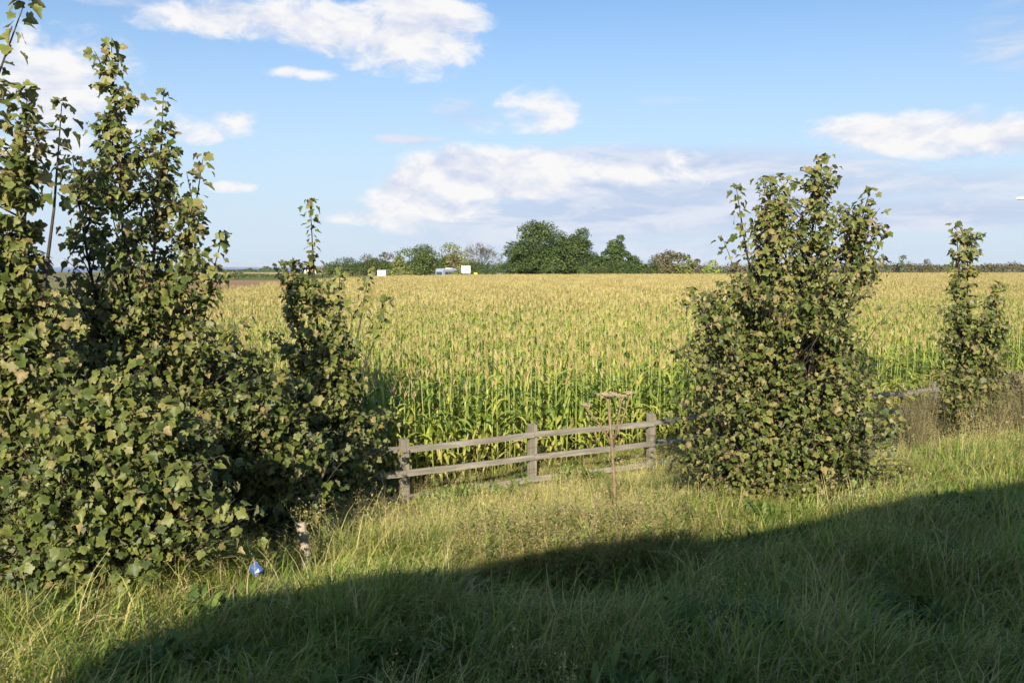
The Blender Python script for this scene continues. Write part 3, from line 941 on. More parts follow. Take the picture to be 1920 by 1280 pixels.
for k in range(len(post_t) - 1):
    ta, tb = post_t[k] - lt0, post_t[k + 1] - lt0
    for lev in (.13, .56, .98):
        za, zb = ztop[k] - .10 - (1.08 - lev - .02), ztop[k + 1] - .10 - (1.08 - lev - .02)
        za += random.uniform(-.012, .012); zb += random.uniform(-.012, .012)
        L = tb - ta; mb = MB(); hw = .054; th = .042; V = []; F = []; nseg = 6
        ya = -.083
        for i in range(nseg + 1):
            u = i / nseg; zc = (zb - za) * u - .012 * math.sin(math.pi * u) * random.uniform(.5, 1.2); yc = .008 * math.sin(math.pi * u)
            hh = hw * random.uniform(.95, 1.03)
            xx = -.055 + (L + .11) * u if False else .004 + (L - .008) * u
            V += [(xx, yc - th / 2, zc - hh), (xx, yc + th / 2, zc - hh), (xx, yc + th / 2, zc + hh), (xx, yc - th / 2, zc + hh)]
        for i in range(nseg):
            b = i * 4
            for j in range(4): F.append((b + j, b + 4 + j, b + 4 + (j + 1) % 4, b + (j + 1) % 4))
        F += [(0, 1, 2, 3), (nseg * 4 + 3, nseg * 4 + 2, nseg * 4 + 1, nseg * 4)]
        mb.add(V, F); o = mb.build('rail', M['rail'], fence); o.location = (ta, ya, za)
    for lev in (.36, .44 + .33, .05 + .24):
        mb = MB(); za, zb = ztop[k] - 1.2 + lev, ztop[k + 1] - 1.2 + lev
        mb.tube([(ta, -.066, za), ((ta + tb) / 2, -.07, (za + zb) / 2 - .015), (tb, -.066, zb)], .0022, 4); mb.build('wire', M['wire'], fence)

# short leaning stake and blue litter at the foot of the trees
p = ground_hit(577, 1078); zg = gz(p.x, p.y)
mb = MB(); mb.tube([(0, 0, -.25), (-.02, 0, .25), (-.065, .02, .54)], [.055, .052, .05], 9)
o = mb.build('stake', M['stake'], smooth=False, bevel=.006); o.location = (p.x, p.y, zg)
o.name = 'leaning_stake'; tag(o, 'short pale leaning wooden stake under the bushy sycamore', 'stake')
p = ground_hit(480, 1095); mb = MB(); V = []; F = []
for j in range(5):
    for i in range(8):
        w = 2 * math.pi * i / 8; rr = [.012, .045, .05, .035, .008][j] * random.uniform(.7, 1.2)
        V.append((rr * math.cos(w) * 1.25, rr * math.sin(w), j * .03 + random.uniform(-.012, .012)))
for j in range(4):
    for i in range(8): F.append((j * 8 + i, j * 8 + (i + 1) % 8, (j + 1) * 8 + (i + 1) % 8, (j + 1) * 8 + i))
mb.add(V, F + [tuple(range(8))[::-1], tuple(range(32, 40))])
o = mb.build('plastic_bag', M['bluelitter']); o.location = (p.x, p.y, gz(p.x, p.y) + .09)
tag(o, 'crumpled blue plastic litter in the grass under the trees', 'litter')

# ------------------------------------------------------------------ dead hogweed stalk
p = at(1152, 1050, 9.8); hz0 = gz(p.x, p.y)
hog = thing('dead_hogweed', 'tall dead brown hogweed stalk with flat seed heads before the fence', 'dead plant', (p.x, p.y, hz0))
def loc(px, py, dd=0.0):
    q = at(px, py, 9.8 + dd); return Vector((q.x - p.x, q.y - p.y, q.z - hz0))
mb = MB(); mb.tube([(0, 0, -.05), loc(1154, 985), loc(1152, 905), loc(1147, 830), loc(1140, 745)], [.025, .022, .019, .017, .014], 8); mb.build('stem', M['dryhog'], hog, True)
def umbel(c, R_, n, up=Vector((0, 0, 1)), sd=1):
    r = random.Random(sd); mb = MB()
    for k in range(n):
        az = r.uniform(0, 6.28); q = R_ * math.sqrt(r.random())
        e = c + Vector((q * math.cos(az), q * math.sin(az), .05 + r.uniform(-.008, .008)))
        mb.tube([c, c.lerp(e, .6) + Vector((0, 0, -.004)), e], [.003, .0025, .002], 3)
        for j in range(7):
            s_ = e + Vector((r.gauss(0, .013), r.gauss(0, .013), r.uniform(0, .012)))
            mb.box(s_, (.011, .008, .005), Matrix.Rotation(r.uniform(0, 3), 3, 'Z'))
    tag(mb.build('seed_head', M['dryhogtop'], hog), kind='stuff')
umbel(loc(1140, 748), .115, 46, sd=2)
for (a, b, c_, R_, dd) in [((1149, 830), (1165, 795), (1180, 745), .06, .05), ((1149, 835), (1125, 795), (1100, 768), .05, .05), ((1150, 838), (1158, 790), (1165, 752), .05, -.1)]:
    mb = MB(); mb.tube([loc(*a), loc(*b, dd * .5), loc(*c_, dd)], [.012, .0105, .008], 6); mb.build('branch', M['dryhog'], hog, True)
    umbel(loc(*c_, dd), R_, 14, sd=int(a[0] + c_[0]))

# ------------------------------------------------------------------ verge grass and weeds
def blade_clump(seed, n, hmin, hmax, spread, wide, t0, t1, lean=.5, straw=.25):
    r = random.Random(seed); parts = []
    for k in range(n):
        L = r.uniform(hmin, hmax); st_ = r.random() < straw
        V, T = ribbon(L, wide * r.uniform(.6, 1.2), R(r.uniform(40, 90)), R(r.uniform(30, 150)) * lean * 1.7, 4, 0, .2, 0, k)
        V = V[[i for i in range(len(V))]]
        az = r.gauss(0, 1.0); m = Matrix.Translation((r.gauss(0, spread), r.gauss(0, spread), -.02)) @ Matrix.Rotation(az, 4, 'Z')
        parts.append((xf(V, m), T, (r.uniform(.74, 1) if st_ else r.uniform(t0, t1)), 0))
    return parts


def seed_stem(seed, H, tint, dense=60, spread=.045):
    """a flowering grass or weed stem with a loose head"""
    r = random.Random(seed); V = []; T = []
    bend = Vector((r.gauss(0, .12), r.gauss(0, .12), 1)).normalized()
    w = .0035
    V += [(-w, 0, 0), (w, 0, 0), tuple(bend * H + Vector((0, 0, 0))), (0, -w, 0), (0, w, 0), tuple(bend * H)]
    T += [(0, 1, 2), (3, 4, 5)]
    for k in range(dense):
        u = r.uniform(.55, 1.02); c = bend * H * u + Vector((r.gauss(0, spread), r.gauss(0, spread), r.gauss(0, .02))) * (1.15 - u) * 2.2
        o = len(V); s_ = r.uniform(.004, .010)
        for q in range(3): V.append(tuple(c + Vector((r.uniform(-1, 1), r.uniform(-1, 1), r.uniform(-1, 1.6))) * s_))
        T.append((o, o + 1, o + 2))
    return np.array(V), np.array(T), tint


def weed_clump(seed, n, H0, H1, leafiness, t0, t1):
    r = random.Random(seed); parts = []
    for k in range(n):
        H = r.uniform(H0, H1); V, T, ti = seed_stem(seed * 97 + k, H, r.uniform(t0, t1))
        o = np.array([r.gauss(0, .09), r.gauss(0, .09), 0]); parts.append((V + o, T, ti, 0))
        for j in range(leafiness):
            L = r.uniform(.06, .14); Vb, Tb = ribbon(L, .02, R(r.uniform(0, 60)), R(60), 2, 0, .1, 0, j)
            m = Matrix.Translation((o[0], o[1], r.uniform(.1, .85) * H)) @ Matrix.Rotation(r.uniform(0, 6.28), 4, 'Z'); parts.append((xf(Vb, m), Tb, r.uniform(0, .4), 0))
    return parts


gm = [join_parts('grass_source', blade_clump(10 + k, 28, .18, .46, .09, .0108, .2, .62, .85, .18), [M['grass']]) for k in range(5)]
gm += [join_parts('straw_source', blade_clump(40 + k, 26, .24, .56, .10, .0085, .55, .8, 1.1, .6), [M['grass']]) for k in range(4)]
gm += [join_parts('seedgrass_source', weed_clump(70 + k, 5, .45, .75, 0, .74, .98), [M['grass']]) for k in range(2)]
def herb_clump(seed, n):
    r = random.Random(seed); parts = []
    for k in range(n):
        L = r.uniform(.10, .24); V, T = ribbon(L, L * r.uniform(.28, .5), R(r.uniform(20, 75)), R(r.uniform(40, 110)), 3, 0, .15, 0, k)
        m = Matrix.Translation((r.gauss(0, .07), r.gauss(0, .07), r.uniform(0, .16))) @ Matrix.Rotation(r.uniform(0, 6.28), 4, 'Z'); parts.append((xf(V, m), T, r.uniform(.1, .5), 0))
    return parts


gm += [join_parts('herb_source', herb_clump(170 + k, 22), [M['herb']]) for k in range(3)]
gcol = source_coll('grass_sources', gm)
CLEAR = [ground_hit(577, 1078), ground_hit(480, 1095)]
pts, rot, scl, idx = [], [], [], []
n_try = 76000
T_ = rng.uniform(-9, 34, n_try); S_ = rng.uniform(1.9, 15.6, n_try)
for t, s in zip(T_, S_):
    x, y = xy(t, s)
    if y < 2.5: continue
    a = 960 + FPX * x / y
    if a < -120 or a > 2040: continue
    if y > 16 and random.random() < .35: continue
    if s > 15.1 and random.random() < .5: continue
    nz = .5 + .5 * math.sin(.8 * t + 1.7 * math.sin(.45 * s + 1)) * math.sin(.9 * s - .6 * t)
    nq = .5 + .5 * math.sin(2.3 * t + 1.1 * math.sin(1.9 * s)) * math.sin(2.9 * s + 1.3 * math.sin(1.7 * t))
    fencey = math.exp(-((s - 12.8) / 1.7) ** 2) * (1 if t < 9 else .5)
    q = random.random()
    straw = .26 + .5 * nz * nq + .62 * fencey * (.4 + .6 * nq)
    if s < 8: straw *= .5
    k = 5 + random.randrange(4) if q < straw else random.randrange(5)
    if nq < .32 and random.random() < .28: k = 11 + random.randrange(3)
    if random.random() < (.035 if s > 8.5 else .004): k = 9 + random.randrange(2)
    pts.append((x, y, gz(x, y))); rot.append((random.gauss(0, .15), random.gauss(0, .15), random.gauss(-.4, 1.1)))
    sc_ = random.uniform(.6, 1.2) * (.65 + .65 * nq)
    if s > 12.6: sc_ *= .72
    if any((x - q_.x) ** 2 + (y - q_.y + .3) ** 2 < .28 for q_ in CLEAR): sc_ *= .35
    if 13.2 < s < 15 and 4.5 < t < 12: sc_ *= .7
    scl.append(sc_ if k < 9 else max(.7, sc_)); idx.append(k)
tag(scatter('verge_grass', pts, rot, scl, idx, gcol), 'long green and straw coloured grass covering the sloping verge', 'grass')

wm = [join_parts('weed_source', weed_clump(200 + k, 7, .35, .75, 16, .3, 1), [M['weed']]) for k in range(4)]
wcol = source_coll('weed_sources', wm)
pts, rot, scl, idx = [], [], [], []
for k in range(620):
    px = random.gauss(1080, 120); py = random.uniform(960, 1075)
    if px > 1400 or px < 860: continue
    dd = 7.7 + (1075 - py) / 115 * 2.6 + max(0, px - 1100) * .0022
    x = (px - 960) / FPX * dd; pts.append((x, dd, gz(x, dd))); rot.append((random.gauss(0, .1), random.gauss(0, .1), random.uniform(0, 6.28))); scl.append(random.uniform(.45, 1.2)); idx.append(random.randrange(4))
for k in range(160):
    px = random.uniform(1240, 1760); dd = 12.2 + random.gauss(0, .5)
    x = (px - 960) / FPX * dd; pts.append((x, dd, gz(x, dd))); rot.append((random.gauss(0, .1), random.gauss(0, .1), random.uniform(0, 6.28))); scl.append(random.uniform(.4, .75)); idx.append(random.randrange(4))
tag(scatter('tall_weeds', pts, rot, scl, idx, wcol), 'brownish feathery weeds growing around the dead hogweed stalk', 'weeds')
dm = [join_parts('deadweed_source', weed_clump(300 + k, 7, .8, 1.75, 5, 0, .85), [M['deadweed']]) for k in range(4)]
dcol = source_coll('dead_weed_sources', dm)
pts, rot, scl, idx = [], [], [], []
for k in range(320):
    px = random.uniform(1700, 1960); dd = random.uniform(16.0, 20.5)
    x = (px - 960) / FPX * dd; pts.append((x, dd, gz(x, dd))); rot.append((random.gauss(0, .12), random.gauss(0, .12), random.uniform(0, 6.28))); scl.append(random.uniform(.6, 1.1)); idx.append(random.randrange(4))
tag(scatter('dead_weeds', pts, rot, scl, idx, dcol), 'tangle of dark brown dead weeds below the thin sapling', 'weeds')

# ------------------------------------------------------------------ far trees, hedges and bushes
def blob_leaves(blobs, n, size, seed, inner=.25, flat=1.0):
    """leaf sprays spread through the outer volume of many lobes"""
    g = np.random.default_rng(seed)
    vol = np.array([b[3] * b[4] * b[5] for b in blobs]) ** .67; vol = vol / vol.sum()
    which = g.choice(len(blobs), n, p=vol); B = np.array(blobs)[which]
    d = g.normal(size=(n, 3)); d /= np.linalg.norm(d, axis=1)[:, None]
    d[:, 2] = np.where(d[:, 2] < -.35, -d[:, 2], d[:, 2])
    rr = 1 - np.abs(g.normal(0, inner, n)); rr = np.clip(rr, .2, 1.12) + g.normal(0, .09, n)
    c = B[:, :3] + d * B[:, 3:6] * rr[:, None]
    nr = d + g.normal(0, .55, (n, 3)) + np.array([0, 0, .35]); nr /= np.linalg.norm(nr, axis=1)[:, None]
    a = np.cross(nr, g.normal(size=(n, 3))); a /= np.linalg.norm(a, axis=1)[:, None]; b = np.cross(nr, a)
    s = size * g.uniform(.55, 1.3, n)[:, None]
    e = g.uniform(.55, 1.0, (n, 1))
    V = np.stack([c - a * s, c + b * s * e * .8, c + a * s * .9, c - b * s * e * .7], 1).reshape(-1, 3)
    k = np.arange(n)[:, None] * 4
    T = np.concatenate([k + np.array([[0, 2, 1]]), k + np.array([[0, 3, 2]])]).astype(np.int32)
    lob = g.uniform(-.16, .16, len(blobs))[which]
    tint = np.clip(.5 + lob + g.normal(0, .16, n), 0, 1)
    return V, T, np.repeat(tint, 4)


def far_tree(name, label, px, hw, top, d, mat, n, seed, cat='tree', depth=.8, low=.12, lobes=24, group=None, shape='round', leaf=.28, base=None):
    r = random.Random(seed); x = (px - 960) / FPX * d; z0 = gz(x, d) - .1
    H = at(px, top, d).z - z0; W = hw / FPX * d
    root = thing(name, label, cat, (x, d, z0), 0, group)
    tr = MB(); blobs = []
    zc = H * (.30 + .32 * low)
    lobes = max(lobes, 22)
    for k in range(lobes):
        v = Vector((r.gauss(0, 1), r.gauss(0, 1), r.gauss(0, 1))).normalized() * r.random() ** .55
        h = zc + v.z * ((H - zc) * .88 if v.z > 0 else (zc - low * H) * .8)
        sz = r.uniform(.34, .50) if shape == 'round' else r.uniform(.14, .28)
        if k == 0: v = Vector((.05, 0, .93))
        if k == 1: v = Vector((-.93, 0, -.1))
        if k == 2: v = Vector((.93, 0, -.15))
        if k < 3: h = zc + v.z * ((H - zc) * .88 if v.z > 0 else (zc - low * H) * .8)
        wob = 1 + .18 * math.sin(3 * h / H * 3 + seed * 1.7 + (2 if v.x > 0 else 0))
        blobs.append((v.x * W * .70 * wob, v.y * W * .7 * depth, h, W * sz, W * sz * depth, max(.6, min(H * .25, W * sz * .9))))
    th = max(.08, H * .022)
    tr.tube([(0, 0, -.2), (r.uniform(-.1, .1), 0, H * .2), (r.uniform(-.3, .3), 0, H * .45), (r.uniform(-.4, .4), 0, H * .75)], [th * 1.3, th, th * .75, th * .25], 8)
    for b in blobs[:9]:
        h0 = H * r.uniform(.12, .4); e = Vector(b[:3]); s0 = Vector((0, 0, h0))
        tr.tube([s0, s0.lerp(e, .5) + Vector((0, 0, -.05 * H)), e], [th * .55, th * .38, th * .1], 5)
    tr.build('trunk', M['trunk'], root, True)
    V, T, ti = blob_leaves(blobs, n, leaf, seed)
    o = obj('crown', tri_mesh('crown', V, T, ti), FAR[mat], root); tag(o, kind='stuff')
    return root


def far_hedge(label, px0, px1, top, d, mat, n, seed, leaf=.22, d1=None):
    r = random.Random(seed); d1 = d1 or d
    xm = ((px0 + px1) / 2 - 960) / FPX * (d + d1) / 2; ym = (d + d1) / 2; z0 = gz(xm, ym)
    root = thing('hedge', label, 'hedge', (xm, ym, z0)); blobs = []; tr = MB()
    x0, x1 = (px0 - 960) / FPX * d, (px1 - 960) / FPX * d1
    L = abs(x1 - x0); m = max(6, int(L / 1.4))
    for k in range(m):
        u = (k + .5) / m; dd = d + (d1 - d) * u; x = x0 + (x1 - x0) * u
        H = max(1.0, at(960, top, dd).z - gz(x, dd)) * r.uniform(.82, 1.06)
        blobs.append((x - xm, dd - ym, H * .5 + gz(x, dd) - z0, L / m * .95, 1.1, H * .5))
        tr.tube([(x - xm, dd - ym, gz(x, dd) - z0 - .1), (x - xm + r.uniform(-.2, .2), dd - ym, gz(x, dd) - z0 + H * .7)], [.05, .02], 4)
    tag(tr.build('stems', M['trunk'], root), kind='stuff')
    V, T, ti = blob_leaves(blobs, n, leaf, seed, .3)
    o = obj('foliage', tri_mesh('foliage', V, T, ti), FAR[mat], root); tag(o, kind='stuff')
    return root


GT = 'trees beyond the maize field'
far_tree('broadleaf_tree', 'largest dark green tree, broad crown at the middle of the far field edge', 1010, 98, 421, 218, 'deep', 42000, 1, lobes=110, shape='tiers', low=.0, group=GT)
far_tree('broadleaf_tree', 'dark green tree merging with the right side of the largest tree', 1088, 68, 429, 222, 'deep', 22000, 2, lobes=70, shape='tiers', low=.05, group=GT)
far_tree('broadleaf_tree', 'green tree with ragged right side, right of the largest tree', 1160, 60, 437, 216, 'deep', 16000, 3, lobes=60, shape='tiers', low=.1, group=GT)
far_tree('broadleaf_tree', 'rounded green tree above the white lorry to its right', 793, 56, 464, 245, 'green', 12000, 4, lobes=34, group=GT)
far_tree('broadleaf_tree', 'rounded yellowish green tree above the distant coach', 844, 44, 462, 247, 'olive', 8500, 5, lobes=28, group=GT)
far_tree('broadleaf_tree', 'small bright round tree just right of the white lorry', 750, 22, 483, 232, 'olive', 4000, 6, lobes=12, low=0, group=GT)
far_tree('broadleaf_tree', 'brownish tree directly behind the white lorry', 724, 42, 478, 275, 'brown', 8000, 7, lobes=16, low=0, group=GT)
far_tree('broadleaf_tree', 'dull brown green tree left of the white lorry', 688, 36, 481, 290, 'brown', 6500, 8, lobes=12, low=0, group=GT)
far_tree('broadleaf_tree', 'pale hazy tree at the left end of the far tree row', 648, 56, 486, 340, 'pale', 7500, 9, lobes=18, low=0, group=GT)
far_tree('shrub', 'reddish brown shrub behind the distant coach', 852, 19, 481, 236, 'brown', 2200, 10, cat='shrub', lobes=10, low=0)
far_tree('shrub', 'low rounded green bush in front of the distant coach', 858, 17, 501, 214, 'olive', 1800, 19, cat='shrub', lobes=8, low=0)
far_tree('shrub', 'dark brown green thorn bush right of the big trees', 1253, 46, 476, 208, 'brown', 7500, 11, cat='shrub', lobes=16, low=0)
far_tree('shrub', 'yellow green bush beside the dark thorn bush', 1286, 24, 479, 206, 'olive', 2200, 12, cat='shrub', lobes=10, low=0)
far_tree('shrub', 'small brownish bush between yellow green and pale bushes', 1306, 12, 484, 212, 'twig', 900, 21, cat='shrub', lobes=8, low=0)
far_tree('shrub', 'low pale bright green bush at the field edge', 1334, 28, 491, 205, 'light', 2000, 13, cat='shrub', lobes=10, low=0)
far_tree('shrub', 'dark low bush at the field edge left of the broad sycamore', 1376, 24, 494, 206, 'brown', 1800, 14, cat='shrub', lobes=10, low=0)
far_tree('broadleaf_tree', 'dark tree seen through the right side of the broad sycamore', 1614, 26, 481, 255, 'deep', 2500, 15, lobes=12, low=0, group=GT)
far_tree('broadleaf_tree', 'thin feathery grey green tree above the right hedge', 1690, 13, 477, 262, 'pale', 900, 16, lobes=9, low=0, group=GT, leaf=.26)
far_tree('broadleaf_tree', 'small dark dome shaped tree above the right hedge', 1735, 16, 487, 268, 'brown', 1500, 17, lobes=9, low=0, group=GT)
far_tree('broadleaf_tree', 'small thin tree between the blue sign and feathery tree', 1664, 12, 488, 262, 'pale', 600, 18, lobes=8, low=0, group=GT)
far_hedge('dark clipped hedge below the big trees at the far field edge', 1085, 1232, 490, 207, 'deep', 6000, 31)
far_hedge('dark hedge in the shade beneath the left far trees', 610, 905, 485, 270, 'deep', 14000, 32)
far_hedge('brown green hedge along the far right field edge', 1585, 2060, 491, 266, 'brown', 14000, 33, .26)
far_hedge('green hedge along the far side of the bare brown field', 330, 620, 512, 268, 'green', 6500, 34, .22)
far_hedge('dark hedge beneath the broad dark trees and bare tree', 870, 1110, 488, 228, 'deep', 8500, 35)
far_hedge('hedge between pale bush and right hedge behind the broad sycamore', 1200, 1620, 491, 232, 'brown', 10000, 36)
far_tree('shrub', 'round grey green bush on the hedge by the pale stubble', 446, 15, 507, 275, 'pale', 900, 41, cat='shrub', lobes=8, low=0)
far_tree('broadleaf_tree', 'dark dome of far trees before the sea', 500, 14, 500, 1180, 'deep', 700, 42, lobes=9, low=0, leaf=1.2)
far_tree('broadleaf_tree', 'far small tree clump left of the dark dome before the sea', 470, 10, 503, 1200, 'deep', 400, 43, lobes=8, low=0, leaf=1.1)
far_hedge('far dark line of trees before the sea at left', 330, 530, 505, 1230, 'deep', 1500, 44, 1.3)
far_hedge('thin dark hedge line between the two pale stubble fields', 330, 560, 508.5, 890, 'green', 1500, 45, .7)
far_hedge('distant dark wood on the skyline above the right hedge', 1600, 2100, 494, 900, 'deep', 4000, 46, 1.0)


def bramble(label, px, d, w, h, n, seed, mat):
    r = random.Random(seed); x = (px - 960) / FPX * d; z = gz(x, d); root = thing('bramble_bush', label, 'shrub', (x, d, z)); tr = MB(); blobs = []
    for k in range(14):
        a_ = r.uniform(0, 6.28); q = w * math.sqrt(r.random()) * .8; hh = h * r.uniform(.25, .8) * (1 - .4 * q / w)
        blobs.append((q * math.cos(a_), q * math.sin(a_) * .7, hh, w * .32, w * .3, h * .25))
        e = Vector(blobs[-1][:3]); tr.tube([(e.x * .2, e.y * .2, -.05), (e.x * .6, e.y * .6, hh * 1.15), (e.x * 1.25, e.y * 1.25, hh * .8)], [.008, .006, .003], 4)
    tag(tr.build('stems', M['bark'], root), kind='stuff')
    V, T, ti = blob_leaves(blobs, n, .05, seed, .4); tag(obj('foliage', tri_mesh('foliage', V, T, ti), FAR[mat], root), kind='stuff')


bramble('dark bramble tangle at the foot of the thin sapling', 1842, 17.6, 1.0, 1.5, 6200, 71, 'olive')
bramble('green bramble bush against the fence left of the thin sapling', 1752, 18.3, .8, 1.05, 4000, 72, 'deep')
bramble('brown bramble bush at the right edge of the view by the fence', 1915, 17.4, .9, 1.8, 5200, 73, 'brown')


# the bare brown twiggy tree
def bare_tree(label, px, hw, top, d, seed):
    r = random.Random(seed); x = (px - 960) / FPX * d; z0 = gz(x, d); H = at(px, top, d).z - z0; W = hw / FPX * d
    root = thing('bare_tree', label, 'tree', (x, d, z0)); tr = MB(); tw = MB()
    tr.tube([(0, 0, -.2), (.1, 0, H * .25), (0, 0, H * .5)], [.22, .17, .1], 7)
    def grow(p, dv, L, rad, dep, dst):
        q = p + dv * L * .5 + Vector((r.gauss(0, .05), r.gauss(0, .05), 0)) * L; e = q + (dv + Vector((0, 0, .12))).normalized() * L * .5
        dst.tube([p, q, e], [rad, rad * .8, rad * .5], 4 if dep < 2 else 3, r.random(), cap=False)
        if dep >= 5: return
        for k in range(r.choice((2, 3, 3)) if dep < 4 else 3):
            nd = (dv + Vector((r.gauss(0, .5), r.gauss(0, .5), r.gauss(.1, .28)))).normalized()
            s_ = p.lerp(e, r.uniform(.5, 1)); grow(s_, nd, L * r.uniform(.6, .85), max(.022, rad * .6), dep + 1, tw)
    for k in range(9):
        az = k * 2.4; dv = Vector((math.cos(az) * .75 * W / H * 1.6, math.sin(az) * .5, 1)).normalized()
        grow(Vector((0, 0, H * r.uniform(.05, .35))), dv, H * .30, .08, 0, tr)
    tr.build('trunk', M['trunk'], root, True)
    tag(tw.build('twigs', FAR['twig'], root), kind='stuff')
bare_tree('bare brown twiggy tree between the green trees above the white sign', 903, 46, 456, 236, 5)

# ------------------------------------------------------------------ vehicles, signs, lamp, houses
def wheel(root, x, y, r_, w):
    mb = MB(); mb.cyl((0, 0, 0), (1, 0, 0), r_, w, 20); ty = mb.build('wheel', M['rubber'], root, False, .03); ty.location = (x, y, r_)
    MB().cyl((0, 0, 0), (1, 0, 0), r_ * .58, w + .02, 14).build('rim', M['metal'], ty)


def coach(label, loc_, rz, L=12.0, W=2.5, H=3.5, paint='white', lower='silverblue', name='coach'):
    """length along local Y, front at +Y"""
    root = thing(name, label, 'coach', loc_, rz)
    h = W / 2; prof = [(-h, .35), (h, .35), (h, H - .35), (h - .12, H - .1), (h - .4, H), (-h + .4, H), (-h + .12, H - .1), (-h, H - .35)]
    MB().prism(prof, -L / 2, L / 2).build('body', M[lower], root, False, .05)
    mb = MB(); mb.prism([(-h + .12, H - .098), (-h + .4, H + .012), (h - .4, H + .012), (h - .12, H - .098), (h - .4, H - .06), (-h + .4, H - .06)], -L / 2 + .05, L / 2 - .05); rf = mb.build('roof', M[paint], root)
    mb = MB(); mb.box((0, -L * .1, H + .09), (W * .5, 1.6, .16)); mb.build('roof_hatch', M[paint], rf, False, .03)
    n = 6; wl = (L - 1.6) / n
    for sx in (-1, 1):
        for k in range(n):
            mb = MB(); mb.box((sx * (h + .006), -L / 2 + .8 + wl * (k + .5), H * .5 + .45), (.03, wl - .12, H * .30)); mb.build('window', M['glass'], root, False, .01)
        MB().box((sx * (h + .004), 0, .62), (.016, L - .3, .42)).build('skirt_panel', M[lower], root)
    MB().box((0, L / 2 + .006, H * .52), (W - .3, .03, H * .42)).build('windscreen', M['glass'], root, False, .01)
    MB().box((0, -L / 2 - .006, H * .66), (W - .5, .03, H * .24)).build('rear_window', M['glass'], root, False, .01)
    for sx in (-1, 1):
        MB().box((sx * (h - .3), L / 2 + .012, .8), (.32, .04, .2)).build('headlight', M['white'], root, False, .02)
        MB().box((sx * (h - .22), -L / 2 - .012, 1.1), (.16, .04, .4)).build('tail_light', M['orange'], root, False, .02)
        for yy in (L * .30, -L * .27): wheel(root, sx * (h - .16), yy, .5, .3)
    return root


# the coach the picture is taken from: it stands behind the lens and throws the long shadow on the verge
COACH_TURN = R(-6.0)
yaw = math.atan2(U.y, U.x) - math.pi / 2 + COACH_TURN
CL_, CW_, CH_ = 13.0, 2.5, 4.33
c0 = Vector((*xy(-4.25, -.6), 0))                         # its rear corner on the verge side
dir_ = Vector((-math.sin(yaw), math.cos(yaw), 0)); side_ = Vector((math.cos(yaw), math.sin(yaw), 0))
cc = c0 + dir_ * CL_ / 2 + side_ * CW_ / 2
cx_, cy_ = cc.x, cc.y
coach('white coach standing on the road behind the viewpoint, casting the verge shadow', (cx_, cy_, 1.712), yaw, CL_, CW_, CH_, 'white', 'white')

q = at(840, 520, 228)
coach('distant silver blue coach with white roof half hidden behind a bush', (q.x + .8, 231, -.15), R(-38), 9.5, 2.5, 3.45, 'white', 'silverblue')


def lorry():
    q = at(719.5, 512, 252)
    root = thing('box_lorry', 'white box lorry seen from behind below the far left trees', 'lorry', (q.x, 254, -.85), R(-7))
    MB().box((0, 0, 2.35), (2.35, 7.0, 2.6)).build('cargo_box', M['white'], root, False, .04)
    MB().box((-1.181, -.1, 2.35), (.02, 6.7, 2.5)).build('side_panel', M['orange'], root)
    for sx in (-1, 1): MB().box((sx * .58, -3.512, 2.3), (1.12, .03, 2.35)).build('rear_door', M['white'], root, False, .01)
    MB().box((.15, -3.532, 3.0), (1.5, .012, .22)).build('lettering_band', M['metal'], root)
    MB().box((0, 4.6, 1.5), (2.3, 1.9, 2.2)).build('cab', M['white'], root, False, .12)
    MB().box((0, 5.555, 1.95), (2.0, .03, .8)).build('windscreen', M['glass'], root)
    MB().box((0, .4, .85), (1.0, 9.6, .3)).build('chassis', M['black'], root)
    for sx in (-1, 1):
        for yy in (4.5, -1.6, -2.7): wheel(root, sx * 1.02, yy, .48, .28)
        MB().box((sx * .9, -3.53, .95), (.3, .04, .14)).build('tail_light', M['orange'], root)


lorry()


def car(label, px, d, rz, paint, z=-.5):
    x = (px - 960) / FPX * d; root = thing('car', label, 'car', (x, d, z), rz, 'cars half hidden behind the maize')
    MB().prism([(-2.05, .32), (2.05, .32), (2.1, .62), (1.95, .82), (1.05, .90), (-1.6, .95), (-2.05, .82)], -.84, .84).build('body', M[paint], root, False, .06)
    MB().prism([(1.0, .88), (.35, 1.38), (-1.0, 1.40), (-1.7, .93)], -.70, .70).build('cabin', M['glass'], root, False, .04)
    MB().prism([(.36, 1.375), (.30, 1.43), (-.95, 1.45), (-1.02, 1.395)], -.69, .69).build('roof', M[paint], root, False, .02)
    for sx in (-1, 1):
        mb = MB(); mb.box((-.3, sx * .715, 1.15), (.07, .03, .5)); mb.build('door_pillar', M[paint], root)
        MB().box((2.07, sx * .6, .68), (.06, .3, .12)).build('headlight', M['white'], root)
        MB().box((-2.06, sx * .6, .76), (.05, .3, .12)).build('tail_light', M['orange'], root)
        for xx in (-1.3, 1.3):
            mb = MB(); mb.cyl((0, 0, 0), (0, 1, 0), .32, .2, 16); w_ = mb.build('wheel', M['rubber'], root); w_.location = (xx, sx * .76, .32)
            MB().cyl((0, 0, 0), (0, 1, 0), .2, .215, 12).build('rim', M['metal'], w_)


car('silver car roof showing above the maize right of the white sign', 939, 205, R(5), 'silver', .92)
car('silver car roof showing above the maize left of the distant coach', 805, 205, R(60), 'silver', .42)
car('pale car beside the white lorry, mostly hidden by maize', 704, 240, R(20), 'silver', .10)


def sign_panel(name, label, px0, px1, py0, py1, d, face, cat='sign'):
    a = at(px0, py0, d); b = at(px1, py1, d); cx = (a.x + b.x) / 2; z = gz(cx, d)
    root = thing(name, label, cat, (cx, d, z)); w, h, zc = b.x - a.x, a.z - b.z, (a.z + b.z) / 2 - z
    MB().box((0, 0, zc), (w, .06, h)).build('panel', M[face], root, False, .015)
    return root, w, h, zc


